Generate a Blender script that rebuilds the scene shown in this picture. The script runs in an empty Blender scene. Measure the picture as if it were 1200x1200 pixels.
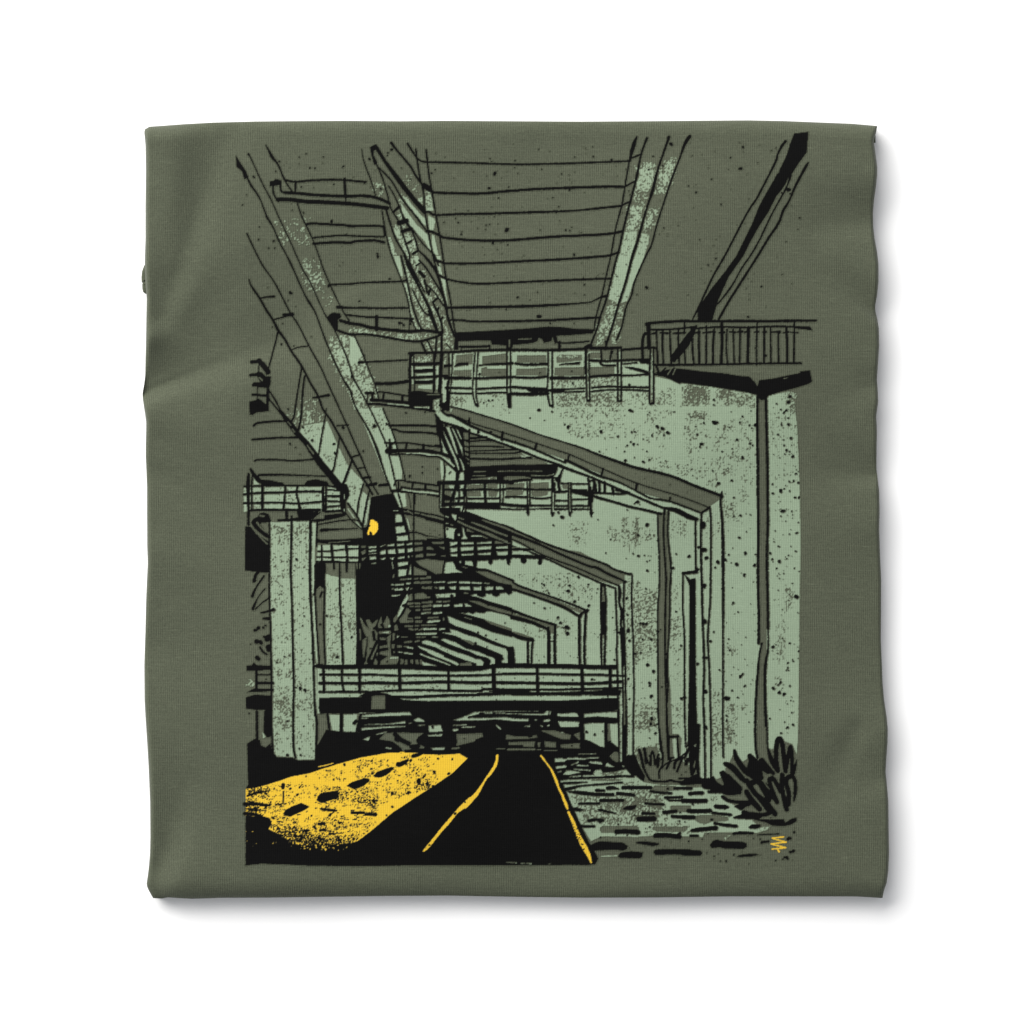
# A folded t-shirt with a screen print, photographed from above on a white table.
import numpy as np
TILES = dict(a=(260,150,8),b=(410,150,8),c=(560,150,8),d=(710,150,8),e=(810,150,8),
 f=(260,300,8),g=(410,300,8),h=(560,300,8),i=(710,300,8),j=(810,300,8),
 k=(275,425,8),l=(410,440,8),m=(510,400,8),n=(640,400,8),o=(800,420,8),
 p=(275,550,8),q=(400,560,12),r=(500,500,12),s=(600,500,12),t=(500,600,12),u=(600,600,8),v=(700,540,8),w=(800,570,8),
 A=(275,660,8),B=(400,640,12),C=(420,700,12),D=(500,680,12),E=(600,700,8),F=(700,660,8),G=(800,700,8),
 H=(275,760,8),I=(410,770,8),J=(530,770,8),K=(650,770,8),L=(800,800,8),N=(730,830,10),
 O=(275,870,8),P=(410,870,8),Q=(540,870,8),R=(660,870,8),S=(800,880,8))
X0, Y0, X1, Y1, SS = 270, 146, 966, 1030, 3          # printed area in pattern units, samples per unit
W_, H_ = (X1 - X0) * SS, (Y1 - Y0) * SS
rng = np.random.default_rng(11)

def value_noise(cell, seed, stretch=1.0):
    """Smooth random field over the printed area, roughly uniform in 0..1."""
    r = np.random.default_rng(seed)
    cy = cell * stretch
    nx, ny = int((X1 - X0) / cell) + 3, int((Y1 - Y0) / cy) + 3
    g = r.random((ny, nx)).astype(np.float32)
    xs = np.arange(W_) / SS / cell; ys = np.arange(H_) / SS / cy
    xi = xs.astype(int); yi = ys.astype(int)
    fx = (xs - xi).astype(np.float32); fy = (ys - yi).astype(np.float32)
    fx = fx * fx * (3 - 2 * fx); fy = fy * fy * (3 - 2 * fy)
    top = g[yi][:, xi] * (1 - fx) + g[yi][:, xi + 1] * fx
    bot = g[yi + 1][:, xi] * (1 - fx) + g[yi + 1][:, xi + 1] * fx
    return top * (1 - fy)[:, None] + bot * fy[:, None]

def uniform(field):
    """Rank-normalise a field so that thresholding at d covers the fraction d."""
    h, e = np.histogram(field, bins=512)
    c = np.cumsum(h) / field.size
    return np.interp(field, e[1:], c).astype(np.float32)

def catmull(P):
    if len(P) < 3: return P
    out = []
    n = len(P)
    for i in range(n - 1):
        p0 = P[max(i - 1, 0)]; p1 = P[i]; p2 = P[i + 1]; p3 = P[min(i + 2, n - 1)]
        k = 5
        for j in range(k):
            t = j / k
            out.append(0.5 * (2 * p1 + (p2 - p0) * t + (2 * p0 - 5 * p1 + 4 * p2 - p3) * t * t + (3 * p1 - p0 - 3 * p2 + p3) * t ** 3))
    out.append(P[-1])
    return np.array(out)

def draw(text):
    cls = np.zeros((H_, W_), np.uint8)              # 0 cloth, 1 mint, 2 black, 3 yellow
    spk = uniform(value_noise(1.3, 1, 1.2) * .52 + value_noise(2.7, 2) * .26 + value_noise(7.0, 7) * .15 + value_noise(1.8, 8, 8.0) * .13)
    spk2 = uniform(value_noise(.95, 5) * .56 + value_noise(2.0, 6) * .22 + value_noise(8.0, 9, .45) * .20 + value_noise(9.0, 10, .14) * .12)
    edge = (value_noise(1.3, 3) - .5) * .75 + (value_noise(4.0, 4) - .5) * .55
    CI = dict(f=0, m=1, b=2, y=3)

    def box(x0, y0, x1, y1):
        a = max(int((x0 - X0) * SS) - 3, 0); b = min(int((x1 - X0) * SS) + 4, W_)
        c = max(int((y0 - Y0) * SS) - 3, 0); d = min(int((y1 - Y0) * SS) + 4, H_)
        return a, b, c, d

    def polymask(P, rough=.5):
        a, b, c, d = box(P[:, 0].min(), P[:, 1].min(), P[:, 0].max(), P[:, 1].max())
        if a >= b or c >= d: return None
        e = edge[c:d, a:b] * rough
        gx = (np.arange(a, b) + .5) / SS + X0; gy = (np.arange(c, d) + .5) / SS + Y0
        GX = gx[None, :] + e; GY = gy[:, None] + e[::-1, ::-1] * .8
        m = np.zeros(GX.shape, bool)
        n = len(P)
        for i in range(n):
            x1, y1 = P[i]; x2, y2 = P[(i + 1) % n]
            if y1 == y2: continue
            cond = (GY >= y1) != (GY >= y2)
            m ^= cond & (GX < x1 + (GY - y1) * (x2 - x1) / (y2 - y1))
        return m, (a, b, c, d)

    def stroke(P, Wd, val):
        Q = catmull(np.column_stack([P, Wd]))
        for i in range(len(Q) - 1):
            x1, y1, w1 = Q[i]; x2, y2, w2 = Q[i + 1]
            r = max(w1, w2) / 2 + .6
            a, b, c, d = box(min(x1, x2) - r, min(y1, y2) - r, max(x1, x2) + r, max(y1, y2) + r)
            if a >= b or c >= d: continue
            gx = ((np.arange(a, b) + .5) / SS + X0)[None, :]; gy = ((np.arange(c, d) + .5) / SS + Y0)[:, None]
            dx, dy = x2 - x1, y2 - y1
            L2 = dx * dx + dy * dy
            t = np.clip(((gx - x1) * dx + (gy - y1) * dy) / L2, 0, 1) if L2 > 1e-9 else 0 * gx + 0 * gy
            dist = np.hypot(gx - x1 - t * dx, gy - y1 - t * dy)
            m = dist + edge[c:d, a:b] * .55 < (w1 + (w2 - w1) * t) / 2
            cls[c:d, a:b][m] = val

    for line in text.splitlines():
        tok = line.split()
        if not tok or tok[0][0] == '#': continue
        op = tok.pop(0)
        par = []
        if op in 'bmfyX' or op == 'S':
            need = 2 if op in 'SX' else 1
            par = [tok.pop(0) for _ in range(need)]
        tile = (0, 0, 1); kfirst = None; pts = []; wd = []
        for t in tok:
            if t[0] == '@': tile = TILES[t[1]]; kfirst = kfirst or tile[2]; continue
            if t[0] == '=': tile = (0, 0, 1); kfirst = kfirst or 1; t = t[1:]
            v = [float(x) for x in t.split(',')]
            if len(v) < 2: continue
            pts.append((tile[0] + v[0] / tile[2], tile[1] + v[1] / tile[2]))
            wd.append(v[2] if len(v) > 2 else None)
        P = np.array(pts)
        if op in 'MBFY':
            if len(P) < 3: continue
            r = polymask(P)
            if r is None: continue
            m, (a, b, c, d) = r
            cls[c:d, a:b][m] = dict(F=0, M=1, B=2, Y=3)[op]
        elif op in 'bmfy':
            if len(P) < 2: continue
            w = float(par[0])
            stroke(P, np.array([(x if x else w) / kfirst * (1.04 if kfirst == 8 else 1.14) for x in wd]), CI[op])
        elif op == 'd':
            for (x, y), r in zip(P, wd):
                r = (r or 8) / kfirst * 1.02
                ang = rng.random() * 3.14
                o = np.array([np.cos(ang), np.sin(ang)]) * r * .3
                stroke(np.array([(x - o[0], y - o[1]), (x + o[0], y + o[1])]), np.array([1.75 * r, 1.5 * r]), 2)
        elif op == 'S':
            frm, to = CI[par[0][0]], CI[par[0][1]]
            r = polymask(P, 13.0)
            if r is None: continue
            m, (a, b, c, d) = r
            f = (spk if to != 2 else spk2)[c:d, a:b]
            sub = cls[c:d, a:b]
            sub[m & (sub == frm) & (f < float(par[1]) * (1.2 if par[0] == 'mf' and float(par[1]) < .5 else 1))] = to
        elif op == 'X':
            dens, rm = float(par[0]), float(par[1])
            area = (P[:, 0].max() - P[:, 0].min()) * (P[:, 1].max() - P[:, 1].min())
            r0 = polymask(P, 0)
            m, (a, b, c, d) = r0
            for _ in range(int(area * dens / 55)):
                x = rng.uniform(P[:, 0].min(), P[:, 0].max()); y = rng.uniform(P[:, 1].min(), P[:, 1].max())
                ix, iy = int((x - X0) * SS) - a, int((y - Y0) * SS) - c
                if 0 <= iy < m.shape[0] and 0 <= ix < m.shape[1] and m[iy, ix]:
                    r = .24 + rm * .55 * rng.random() ** 3
                    stroke(np.array([(x, y), (x + rng.normal() * r * .5, y + rng.normal() * r * .5)]), np.array([2 * r, 1.6 * r]), 2)
    # the pale ink stops a hair short of the black on its lower right side
    blk = cls == 2
    sh = np.zeros_like(blk)
    for k in (1, 2, 3):
        sh[k:, (k + 1) // 2:] |= blk[:-k, :-((k + 1) // 2)]
        sh[(k + 1) // 2:, k:] |= blk[:-((k + 1) // 2), :-k]
    cls[(cls == 1) & sh & (spk2 > .22)] = 0
    return cls

ART = """
# ---------- mint ink under everything: the big wall and the ground ----------
M =527,412 764,412 766,441 785,445 800,449 850,455 887,462 900,463 926,459 934,462 931,475 934,500 935,522 937,570 938,640 937,700 936,800 935,866 932,900 735,900 640,882 640,782 455,782 500,760 520,690 528,600 536,592 522,560 532,500
# beam, far left, upper sprinkles
S fm .10 @a 500,860 820,850 840,1090 560,1090
S fm .22 @f 760,30 900,40 980,250 900,340 780,300 740,180
S fm .35 @f 800,150 960,150 960,270 900,320 850,290
S fm .05 @f 940,330 1080,330 1060,500 960,440
S fm .50 @f 990,750 1190,750 1200,1170 1140,1160 1060,1000
S fm .55 @k 960,0 1200,0 1200,470 1150,430 1040,190
M @g 0,750 50,770 120,930 30,1020 0,1040
S fm .5 @g 0,1030 110,930 150,1000 225,1190 80,1190
S fm .6 @l 0,0 190,0 265,200 200,330 60,330 0,160
M @l 60,315 300,300 340,380 400,510 430,620 455,740 490,900 485,970 420,1000 430,1060 385,1060 310,870 190,600 120,420
S mf .18 @l 60,320 330,320 400,520 180,520
M @l 190,590 260,720 360,1000 340,980 250,740
M @q 740,210 790,210 850,420 800,400
M @q 650,0 740,0 760,150 690,160
M @q 810,200 900,220 915,400 860,410
# beams hanging in the middle, b and g
M @b 480,705 520,760 620,900 740,1010 770,1170 740,1130 700,1060 600,950 540,890 490,800
M @b 510,655 540,665 600,740 680,830 710,850 715,920 640,860 560,760
M @b 640,655 680,650 690,740 640,690
M @b 705,600 750,590 775,700 770,740 790,770 720,780
S mf .25 @b 640,580 800,580 800,780 640,780
M @b 735,820 790,850 800,880 775,990 745,960
M @b 770,1000 790,1010 830,1190 790,1190 770,1080
M @b 410,920 440,900 520,1080 560,1200 520,1200 470,1080 420,980
M @b 350,1010 380,1020 440,1190 400,1200 370,1080
S mf .3 @b 330,880 520,880 560,1200 380,1200
S fm .75 @b 500,980 540,970 600,1030 640,1190 560,1200 530,1080
S fm .6 @b 440,790 470,780 500,900 520,960 480,920
S fm .16 @b 480,480 560,440 640,540 660,620 560,560
S fm .16 @b 210,500 300,520 340,620 250,640
S fm .3 @b 440,620 520,640 540,700 470,700
M @g 410,0 465,0 500,190 470,190 440,90
M @g 490,255 540,260 560,400 580,520 640,680 620,690 570,560 540,400
S mf .3 @g 490,300 560,300 640,690 600,690
S fm .6 @g 500,20 530,100 580,260 620,330 700,560 640,430 570,310 530,170
S fm .25 @g 600,380 660,470 780,640 800,710 680,700 620,560
S fm .6 @g 540,0 600,120 700,300 750,400 830,560 870,700 840,700 800,600 720,420 640,270 580,150
M @g 600,0 640,0 660,70 630,90
S fm .4 @g 650,60 700,110 840,330 880,440 820,400 720,240
M @g 810,0 850,0 850,100 870,190 830,150
M @g 850,210 900,210 900,330 920,470 890,460 860,330
S fm .5 @g 820,440 870,580 900,600 940,700 960,850 930,880 890,800 870,700 850,580
S fm .5 @g 0,680 100,690 250,730 450,735 620,745 800,720 700,770 560,780 430,770 200,740 0,720
S fm .5 @g 690,810 860,790 860,900 740,900
S fm .4 @g 610,930 770,930 770,990 610,985
M @g 610,1040 775,1035 775,1060 620,1065
M @g 620,1110 775,1085 775,1120 630,1130
M @g 580,930 595,930 600,1200 580,1200
M @g 795,1030 830,1030 830,1200 795,1200
M @g 620,1165 770,1150 770,1175 640,1180
M @l 640,95 770,85 770,130 640,120
M @l 790,0 835,0 830,130 790,130
M @l 860,0 1000,0 1000,200 930,300 870,250 860,60
# strip, right of the middle bay (d, i)
S fm .75 @d 320,330 460,350 440,590 265,590 300,430
S fm .18 @d 250,600 400,610 380,720 235,720
S fm .75 @d 220,730 340,730 300,970 185,970 200,850
M @d 180,975 292,968 255,1210 120,1210
S fm .55 @d 490,400 560,330 660,280 620,430 555,610 445,610 470,460
S fm .55 @d 380,780 490,730 470,880 340,980
M @d 330,985 405,1000 395,1090 355,1210 262,1210
S mf .10 @d 130,980 420,980 350,1190 130,1190
M @i 108,0 235,0 160,300 110,440 25,400 60,200
M @i 262,0 362,0 260,240 200,420 145,440
S mf .14 @i 0,100 100,60 130,440 0,440
S fm .42 @i 95,430 175,420 125,700 95,815 25,815
S fm .45 @i 0,400 100,420 75,600 30,760 0,800
S fm .5 @h 1160,590 1200,570 1200,830 1110,830
# railing panels are bare cloth
F @m 195,130 360,112 350,215 185,240
F @m 175,270 340,265 340,330 165,325
F @m 440,140 665,112 665,215 500,228 440,236
F @m 430,250 485,236 490,257 665,255 665,330 430,330
F @m 765,130 1045,130 1045,205 765,200
F @m 760,255 860,258 1045,242 1045,325 755,320
F @m 1135,125 1200,125 1200,200 1140,200
F @m 1125,250 1200,250 1200,330 1115,320
S fm .3 @m 80,120 120,120 110,300 80,300
F @n 95,125 340,125 340,180 105,205
F @n 80,245 360,240 360,325 75,325
F @n 412,100 510,100 515,165 412,165
F @n 510,80 680,80 680,170 515,170
F @n 410,240 640,232 640,310 410,320
F @n 712,80 970,65 970,165 715,170
S fm .35 @n 90,120 340,115 340,145 90,150
S mf .40 @n 70,360 360,360 360,430 70,440
S mf .55 @n 430,350 660,340 660,410 430,430
S mf .55 @n 100,490 720,480 720,600 100,605
S mf .40 @n 100,560 720,560 720,610 100,610
S mf .25 @n 720,480 1200,440 1200,610 720,610
S mf .16 @n 110,610 720,610 700,720 300,740 120,720
S mf .10 @n 170,740 700,740 700,920 170,900
S mf .07 @n 720,620 1200,620 1200,1000 720,900
S mf .10 @n 880,1080 1200,1080 1200,1200 1000,1200
S mf .25 @m 150,500 330,520 260,610 150,600
S mf .08 @m 400,500 720,500 700,720 420,640
S mf .92 @o 0,240 250,262 250,400 190,440 30,440 0,420
S mf .30 @o 0,230 30,240 30,440 0,440
S mf .60 @o 310,290 690,340 690,400 560,400 330,400
S mf .35 @o 330,400 690,400 690,460 520,440 330,440
S mf .42 @o 30,500 270,500 270,585 50,585
S mf .45 @o 930,310 1080,310 1060,520 990,520
S mf .12 @o 1040,520 1100,520 1100,900 1050,800
S mf .16 @o 20,590 200,600 160,760 0,760
S mf .35 @o 370,1000 490,1010 490,1090 370,1090
S mf .07 @o 0,760 680,500 680,1200 100,1100
S mf .05 @o 810,500 1060,560 1080,1200 810,1200
S mf .22 @v 540,20 900,60 860,150 780,150 600,80
S mf .10 @v 900,60 1180,150 1180,280 950,200
S mf .72 @v 235,540 285,540 285,800 240,800
S mf .72 @v 340,540 395,540 380,800 340,800
S mf .25 @v 100,620 540,640 540,760 120,760
S mf .18 @v 690,540 840,540 830,720 690,700
S mf .10 @v 990,520 1160,440 1160,800 1070,800
S mf .12 @u 520,90 720,90 720,320 540,320
S mf .16 @u 620,620 760,640 740,740 640,740
S mf .10 @u 0,600 620,560 800,900 600,900 200,700
S mf .14 @u 100,1040 560,1000 560,1180 120,1180
S mf .18 @w 380,110 520,110 520,330 380,330
S mf .2 @w 530,0 600,0 600,140 530,140
S mf .22 @w 950,920 1040,920 1040,1160 950,1160
S mf .22 @G 880,260 960,230 960,600 890,600
S mf .2 @G 870,740 920,740 900,860 860,860
S mf .2 @G 400,440 510,440 510,540 400,540
S mf .32 @F 340,260 560,240 560,420 340,460
S mf .40 @F 340,370 520,370 520,520 340,540
S mf .28 @F 340,540 560,540 560,760 340,780
S mf .32 @F 350,780 550,780 530,860 350,950
S mf .25 @F 690,500 800,500 790,680 690,740
S mf .1 @F 680,100 790,150 790,500 690,500
S mf .08 @F 690,740 800,740 800,1150 700,1150
S mf .18 @F 265,740 310,740 310,1190 270,1190
S mf .25 @u 1060,620 1120,640 1120,1190 1060,1190
S mf .25 @u 1140,640 1200,640 1200,1190 1140,1190
S mf .35 @E 1140,130 1200,130 1200,620 1140,620
S mf .45 @K 750,560 960,480 960,680 750,700
S mf .2 @K 750,440 960,440 960,560 750,560
S mf .85 @K 750,860 960,820 980,880 900,920 760,920
S mf .30 @K 680,520 735,520 735,700 680,700
S mf .18 @K 1090,420 1190,420 1190,700 1090,640
S mf .6 @L 390,190 510,190 500,300 390,260
S mf .6 @L 395,340 510,320 490,580 390,580
S mf .35 @L 270,290 370,290 370,620 260,620
S mf .12 @L 530,190 650,190 640,260 530,260
S mf .2 @L 270,60 370,60 370,280 280,280
# bare cloth on the frames
F @m 150,612 280,650 430,690 720,780 960,870 1200,945 @s 980,300 1200,390 @v 380,70 680,140 900,230 1160,330 1140,370 1060,425 1050,445 975,490 900,462 680,380 400,300 200,205 0,112 @s 780,480 330,320 0,210 @m 900,1000 630,910 330,790 170,700
F @m 320,860 440,900 780,1015 860,1090 960,1095 1050,1140 1050,1190 330,1190
F @s 0,360 110,375 130,410 240,440 350,430 500,520 620,580 0,590
F @u 0,170 320,302 510,355 640,372 740,425 840,485 1060,582 1060,660 1000,685 850,660 500,520 240,390 0,270
F @u 0,662 60,695 400,820 680,930 640,950 500,890 300,810 0,715
F @u 0,940 200,1012 400,1068 390,1140 360,1140 340,1080 200,1030 0,970
F @E 0,315 100,340 190,375 195,400 0,350
F @o 715,380 780,370 790,700 795,1200 @w 795,300 785,700 795,1200 @G 790,290 790,480 775,600 765,800 775,1200 @L 780,300 790,720 705,720 690,600 700,300 @G 690,1200 700,900 715,700 720,540 735,440 710,430 710,0 @w 705,800 @o 705,1000 710,600
F @v 570,490 660,470 675,700 685,1200 @F 680,500 670,1000 690,1200 @K 1090,330 1095,500 1105,720 1160,720 1190,760 1200,800 1200,1180 880,1180 800,1000 760,920 960,830 1000,960 975,600 970,320 @F 570,1190 565,600 580,200 @v 580,900
F @u 850,680 880,690 880,1000 870,1190 845,1190
M @K 1105,760 1140,760 1150,940 1120,960
M @N 690,330 715,330 715,550 680,560
S fm .30 @g 490,10 600,10 700,200 830,560 870,700 690,690 560,300
F @m 262,850 322,830 322,1200 262,1200
M @L 130,600 400,600 395,870 330,900 130,900
S mf .35 @L 270,600 370,600 360,700 300,720
# dry-brush scratches in the pale ink
f 9 @F 379,626 402,622 424,617,3
f 7 @F 358,259 397,252 436,245,3
f 9 @F 373,745 402,739 431,734,3
f 9 @F 453,410 469,409 484,405,3
f 5 @F 431,294 467,286 504,281,3
f 9 @F 354,847 380,844 407,838,3
f 9 @F 461,523 499,519 537,509,3
f 9 @F 366,502 377,498 389,498,3
f 7 @F 466,551 498,545 530,539,3
f 9 @F 450,646 479,642 507,636,3
f 7 @F 459,721 501,717 544,705,3
f 5 @F 431,363 471,357 511,348,3
f 7 @F 375,824 405,815 435,813,3
f 7 @F 408,691 435,688 462,681,3
f 9 @F 399,354 420,353 440,347,3
f 7 @F 355,674 367,672 378,670,3
f 5 @F 461,443 479,438 497,436,3
f 6 @F 359,664 370,666 381,660,3
f 7 @F 385,432 419,424 453,419,3
f 9 @F 465,869 488,867 511,860,3
f 5 @F 396,848 430,843 464,836,3
f 6 @F 463,600 488,599 513,591,3
f 7 @F 402,428 423,421 444,421,3
f 6 @F 400,650 411,645 421,646,3
f 7 @F 425,572 459,567 493,560,3
f 5 @F 383,588 414,586 445,577,3
f 7 @F 380,565 411,557 442,554,3
f 7 @F 372,773 412,764 451,759,3
f 6 @F 395,783 406,779 417,779,3
f 6 @F 377,805 395,803 413,798,3
f 7 @F 428,317 459,313 490,306,3
f 5 @F 377,809 421,800 464,793,3
f 6 @F 428,861 454,858 480,851,3
f 6 @F 354,911 375,910 396,903,3
f 7 @F 714,662 722,660 731,656,3
f 9 @F 719,594 738,586 756,581,3
f 9 @F 719,572 732,565 744,564,3
f 9 @F 690,688 709,682 727,675,3
f 9 @F 759,638 767,638 775,632,3
f 7 @F 736,594 748,593 759,586,3
f 5 @F 750,669 770,664 790,655,3
f 6 @F 693,679 709,676 725,667,3
f 5 @F 753,607 761,602 768,602,3
f 9 @F 711,626 725,617 739,616,3
f 9 @F 754,505 763,504 772,499,3
f 5 @F 694,529 703,523 712,522,3
f 5 @K 869,664 899,653 929,642,3
f 6 @K 836,554 865,542 893,534,3
f 5 @K 829,559 851,554 873,544,3
f 9 @K 866,480 878,480 889,472,3
f 7 @K 878,488 901,477 923,472,3
f 7 @K 761,551 781,543 800,537,3
f 5 @K 779,539 792,536 805,530,3
f 7 @K 807,487 821,481 836,477,3
f 5 @K 848,584 873,576 899,566,3
f 7 @K 815,548 837,540 860,533,3
f 7 @K 854,567 870,563 886,555,3
f 5 @K 761,559 781,555 802,545,3
f 7 @K 806,659 836,645 866,638,3
f 9 @K 854,667 882,659 910,647,3
f 5 @o 557,375 567,373 577,373,3
f 5 @o 403,348 423,348 442,344,3
f 5 @o 446,413 462,408 477,410,3
f 7 @o 366,362 389,361 412,358,3
f 6 @o 578,295 602,290 627,290,3
f 7 @o 562,430 571,432 580,428,3
f 6 @o 386,302 416,298 446,296,3
f 9 @o 547,431 560,434 573,429,3
f 6 @o 503,435 519,437 534,432,3
f 9 @o 458,402 469,398 480,400,3
f 9 @o 454,423 465,424 477,421,3
f 6 @o 614,368 632,363 649,364,3
f 6 @o 563,312 582,313 601,308,3
f 9 @o 497,407 519,405 542,402,3
f 7 @o 511,438 539,431 566,432,3
f 7 @o 479,347 490,344 501,345,3
f 9 @L 434,528 445,529 456,526,3
f 5 @L 414,421 433,419 451,417,3
f 5 @L 450,526 461,524 472,523,3
f 5 @L 416,289 432,291 448,286,3
f 7 @L 460,292 468,288 475,290,3
f 7 @L 444,457 449,453 455,455,3
f 5 @L 403,270 410,266 416,268,3
f 9 @L 418,547 424,547 430,546,3
f 9 @L 447,203 457,201 467,201,3
f 9 @L 405,445 422,442 438,442,3
f 9 @L 438,245 447,241 456,243,3
f 7 @L 462,545 469,546 475,544,3
f 7 @L 426,371 441,367 456,368,3
f 5 @L 466,329 480,329 493,326,3
f 6 @L 436,223 445,223 454,221,3
f 9 @L 451,257 462,253 472,255,3
f 9 @n 660,660 670,657 680,654,3
f 6 @n 492,748 502,747 511,742,3
f 9 @n 173,671 187,666 200,663,3
f 5 @n 267,727 285,722 303,716,3
f 7 @n 270,815 283,814 295,807,3
f 9 @n 374,847 380,848 387,843,3
f 5 @n 176,696 183,694 189,692,3
f 9 @n 647,651 662,648 678,642,3
f 6 @n 341,895 348,896 355,891,3
f 6 @n 581,773 588,768 596,768,3
f 9 @n 258,839 263,840 268,836,3
f 7 @n 670,727 683,724 697,719,3
f 9 @n 686,812 696,806 705,807,3
f 6 @n 222,798 229,795 236,794,3
f 6 @n 419,749 427,743 435,744,3
f 7 @n 405,801 417,801 429,794,3
f 5 @n 636,658 653,649 670,648,3
f 5 @n 475,762 487,761 500,754,3
f 6 @n 301,864 316,856 331,854,3
f 5 @n 605,837 611,837 616,834,3
f 6 @H 408,582 427,582 446,582,3
f 5 @H 466,486 473,485 479,486,3
f 9 @H 478,552 489,553 500,552,3
f 7 @H 435,467 450,463 465,467,3
f 9 @H 424,547 436,551 447,547,3
f 7 @H 461,450 471,451 482,450,3
f 7 @H 391,341 399,338 408,341,3
f 6 @H 424,399 433,399 441,399,3
f 6 @H 431,531 438,531 445,531,3
f 7 @H 386,592 397,592 408,592,3
f 9 @H 458,355 470,355 481,355,3
f 9 @H 487,605 496,605 505,605,3
f 5 @H 383,527 393,527 403,527,3
f 9 @H 473,427 493,430 512,427,3
f 7 @G 957,431 954,461
f 5 @G 959,375 961,433
f 5 @G 931,271 933,287
f 5 @G 925,429 926,485
f 7 @G 904,591 903,628
f 7 @G 915,487 913,530
f 7 @G 956,299 954,333
f 7 @G 926,451 923,499
f 7 @G 941,546 945,577
f 7 @G 919,346 918,398
f 7 @w 995,1096 999,1113
f 7 @w 972,1095 969,1141
f 5 @w 1006,1000 1009,1055
f 7 @w 991,1127 995,1142
f 5 @w 974,1103 972,1132
f 5 @w 992,1111 989,1128
f 5 @w 971,1072 968,1100
f 7 @w 975,1117 975,1173
f 5 @v 288,770 288,813
f 5 @v 246,750 249,769
f 5 @v 381,606 381,631
f 7 @v 364,700 367,754
f 7 @v 292,697 294,725
f 7 @v 382,655 379,695
f 5 @v 310,729 308,753
f 7 @v 353,780 352,824
f 7 @v 331,596 334,613
f 7 @v 275,654 273,677
f 7 @v 380,729 383,768
f 7 @v 303,786 303,836
f 5 @v 301,799 299,856
f 5 @v 268,565 266,603
# ---------- mint on the left: concrete slope, pier, railings ----------
M @k 610,640 640,592 870,552 960,760 1060,960 1190,1100 @p 1200,120 1190,200 @q 400,270 400,380 350,650 310,680 230,560 90,370 60,200 @p 1050,140 1000,150 910,30 @k 790,880 700,760
S fm .22 @k 460,440 820,440 840,540 640,592 600,610 540,500
S fm .06 @k 480,330 800,350 820,440 460,440
S mf .14 @k 620,600 840,580 760,740 690,730
S mf .22 @k 820,850 1060,920 1040,960 900,990
S mf .06 @p 1000,150 1200,100 1180,430 1110,380
M @p 90,165 1000,165 1000,400 700,390 150,385 85,400 85,240
S mf .06 @p 90,165 1000,165 1000,400 150,385
F @p 820,410 1000,410 1000,420 820,420
M @k 170,1070 230,1140 180,1145
M @p 325,492 400,500 520,480 700,488 765,510 750,760 745,1200 @A 760,400 775,900 790,1200 @H 790,300 790,600 755,680 755,1036 600,1042 545,1015 400,1010 370,980 360,700 @A 365,1190 350,600 330,200
S mf .34 @p 325,520 520,520 690,500 690,620 580,660 330,620
S mf .16 @p 325,620 690,620 690,700 330,720
S mf .12 @p 330,720 690,720 690,1000 330,1000
S mf .28 @A 340,100 500,100 420,170 340,190
S mf .07 @A 345,190 700,200 730,1190 370,1190
S mf .25 @A 350,840 540,840 540,930 360,930
S mf .22 @A 560,900 740,900 740,960 560,960
S mf .25 @H 360,200 540,190 540,280 370,290
S mf .12 @H 560,190 740,200 740,440 560,440
S mf .28 @H 370,350 540,350 540,460 420,480
S mf .7 @H 350,440 415,450 430,560 355,570
S mf .45 @H 420,470 545,470 545,640 420,640
S mf .25 @H 560,450 745,450 745,640 560,640
S mf .35 @H 360,640 540,640 540,770 370,770
S mf .08 @H 370,780 750,660 750,1030 400,1000
S mf .5 @H 365,840 410,850 400,930 370,930
M @p 780,715 1200,690 @q 520,960 760,930 1000,900 1010,1080 760,1130 480,1180 @p 1200,860 770,862
M @A 855,100 980,135 1130,150 1140,600 1145,955 860,955 858,500
S mf .3 @A 880,400 985,400 960,520 880,520
S mf .4 @A 1060,450 1140,450 1140,660 1060,640
S mf .08 @A 860,150 1130,150 1140,950 860,950
S mf .25 @A 880,840 990,850 990,930 880,900
S fm .35 @H 110,300 190,300 190,345 110,350
M @H 755,180 1200,180 1200,460 800,460 780,560
S mf .25 @H 840,340 1200,340 1200,400 850,400
S mf .18 @H 840,195 1200,195 1200,235 850,235
F @H 755,60 790,200 800,600 800,900 770,880 775,400
F @H 800,610 860,620 870,760 820,780
M @H 885,620 1000,625 1000,780 920,780
M @H 1010,620 1145,610 1135,780 1010,780
F @H 220,590 275,590 270,760 290,800 335,830 330,890 270,930 235,890
M @H 262,780 290,830 265,840
# ---------- rail across the road ----------
M =372,782 600,782 733,784 733,836 372,836
S mf .16 @I 100,255 450,255 450,300 110,305
S mf .02 @I 0,110 1200,110 1200,310 0,310
# ---------- cobbled verge ----------
M @R 0,350 640,310 700,330 760,375 900,400 1080,400 1200,425 @S 200,340 430,380 370,440 560,560 640,640 690,690 700,720 820,710 800,735 690,770 640,760 200,765 190,805 0,800 @R 1200,860 1100,885 850,872 700,885 370,880 300,905 260,925 150,740 80,590 20,440
F @R 345,795 370,782 690,780 712,800 700,845 640,852 360,850 340,825
F @R 830,800 850,786 1150,788 1165,800 1130,836 1080,842 870,838
S mf .82 @R 560,530 900,525 960,600 860,640 780,680 640,640 560,640
S mf .85 @R 340,560 560,545 550,620 350,610
S mf .86 @R 640,440 1000,405 960,450 820,470 660,475
S mf .3 @R 560,380 700,340 700,390 560,400
S mf .3 @R 480,500 1000,470 950,530 600,520
S mf .25 @R 70,490 560,500 340,640 100,600
S mf .2 @R 140,640 700,640 700,780 180,780
S mf .22 @R 210,660 340,660 340,700 220,700
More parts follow.
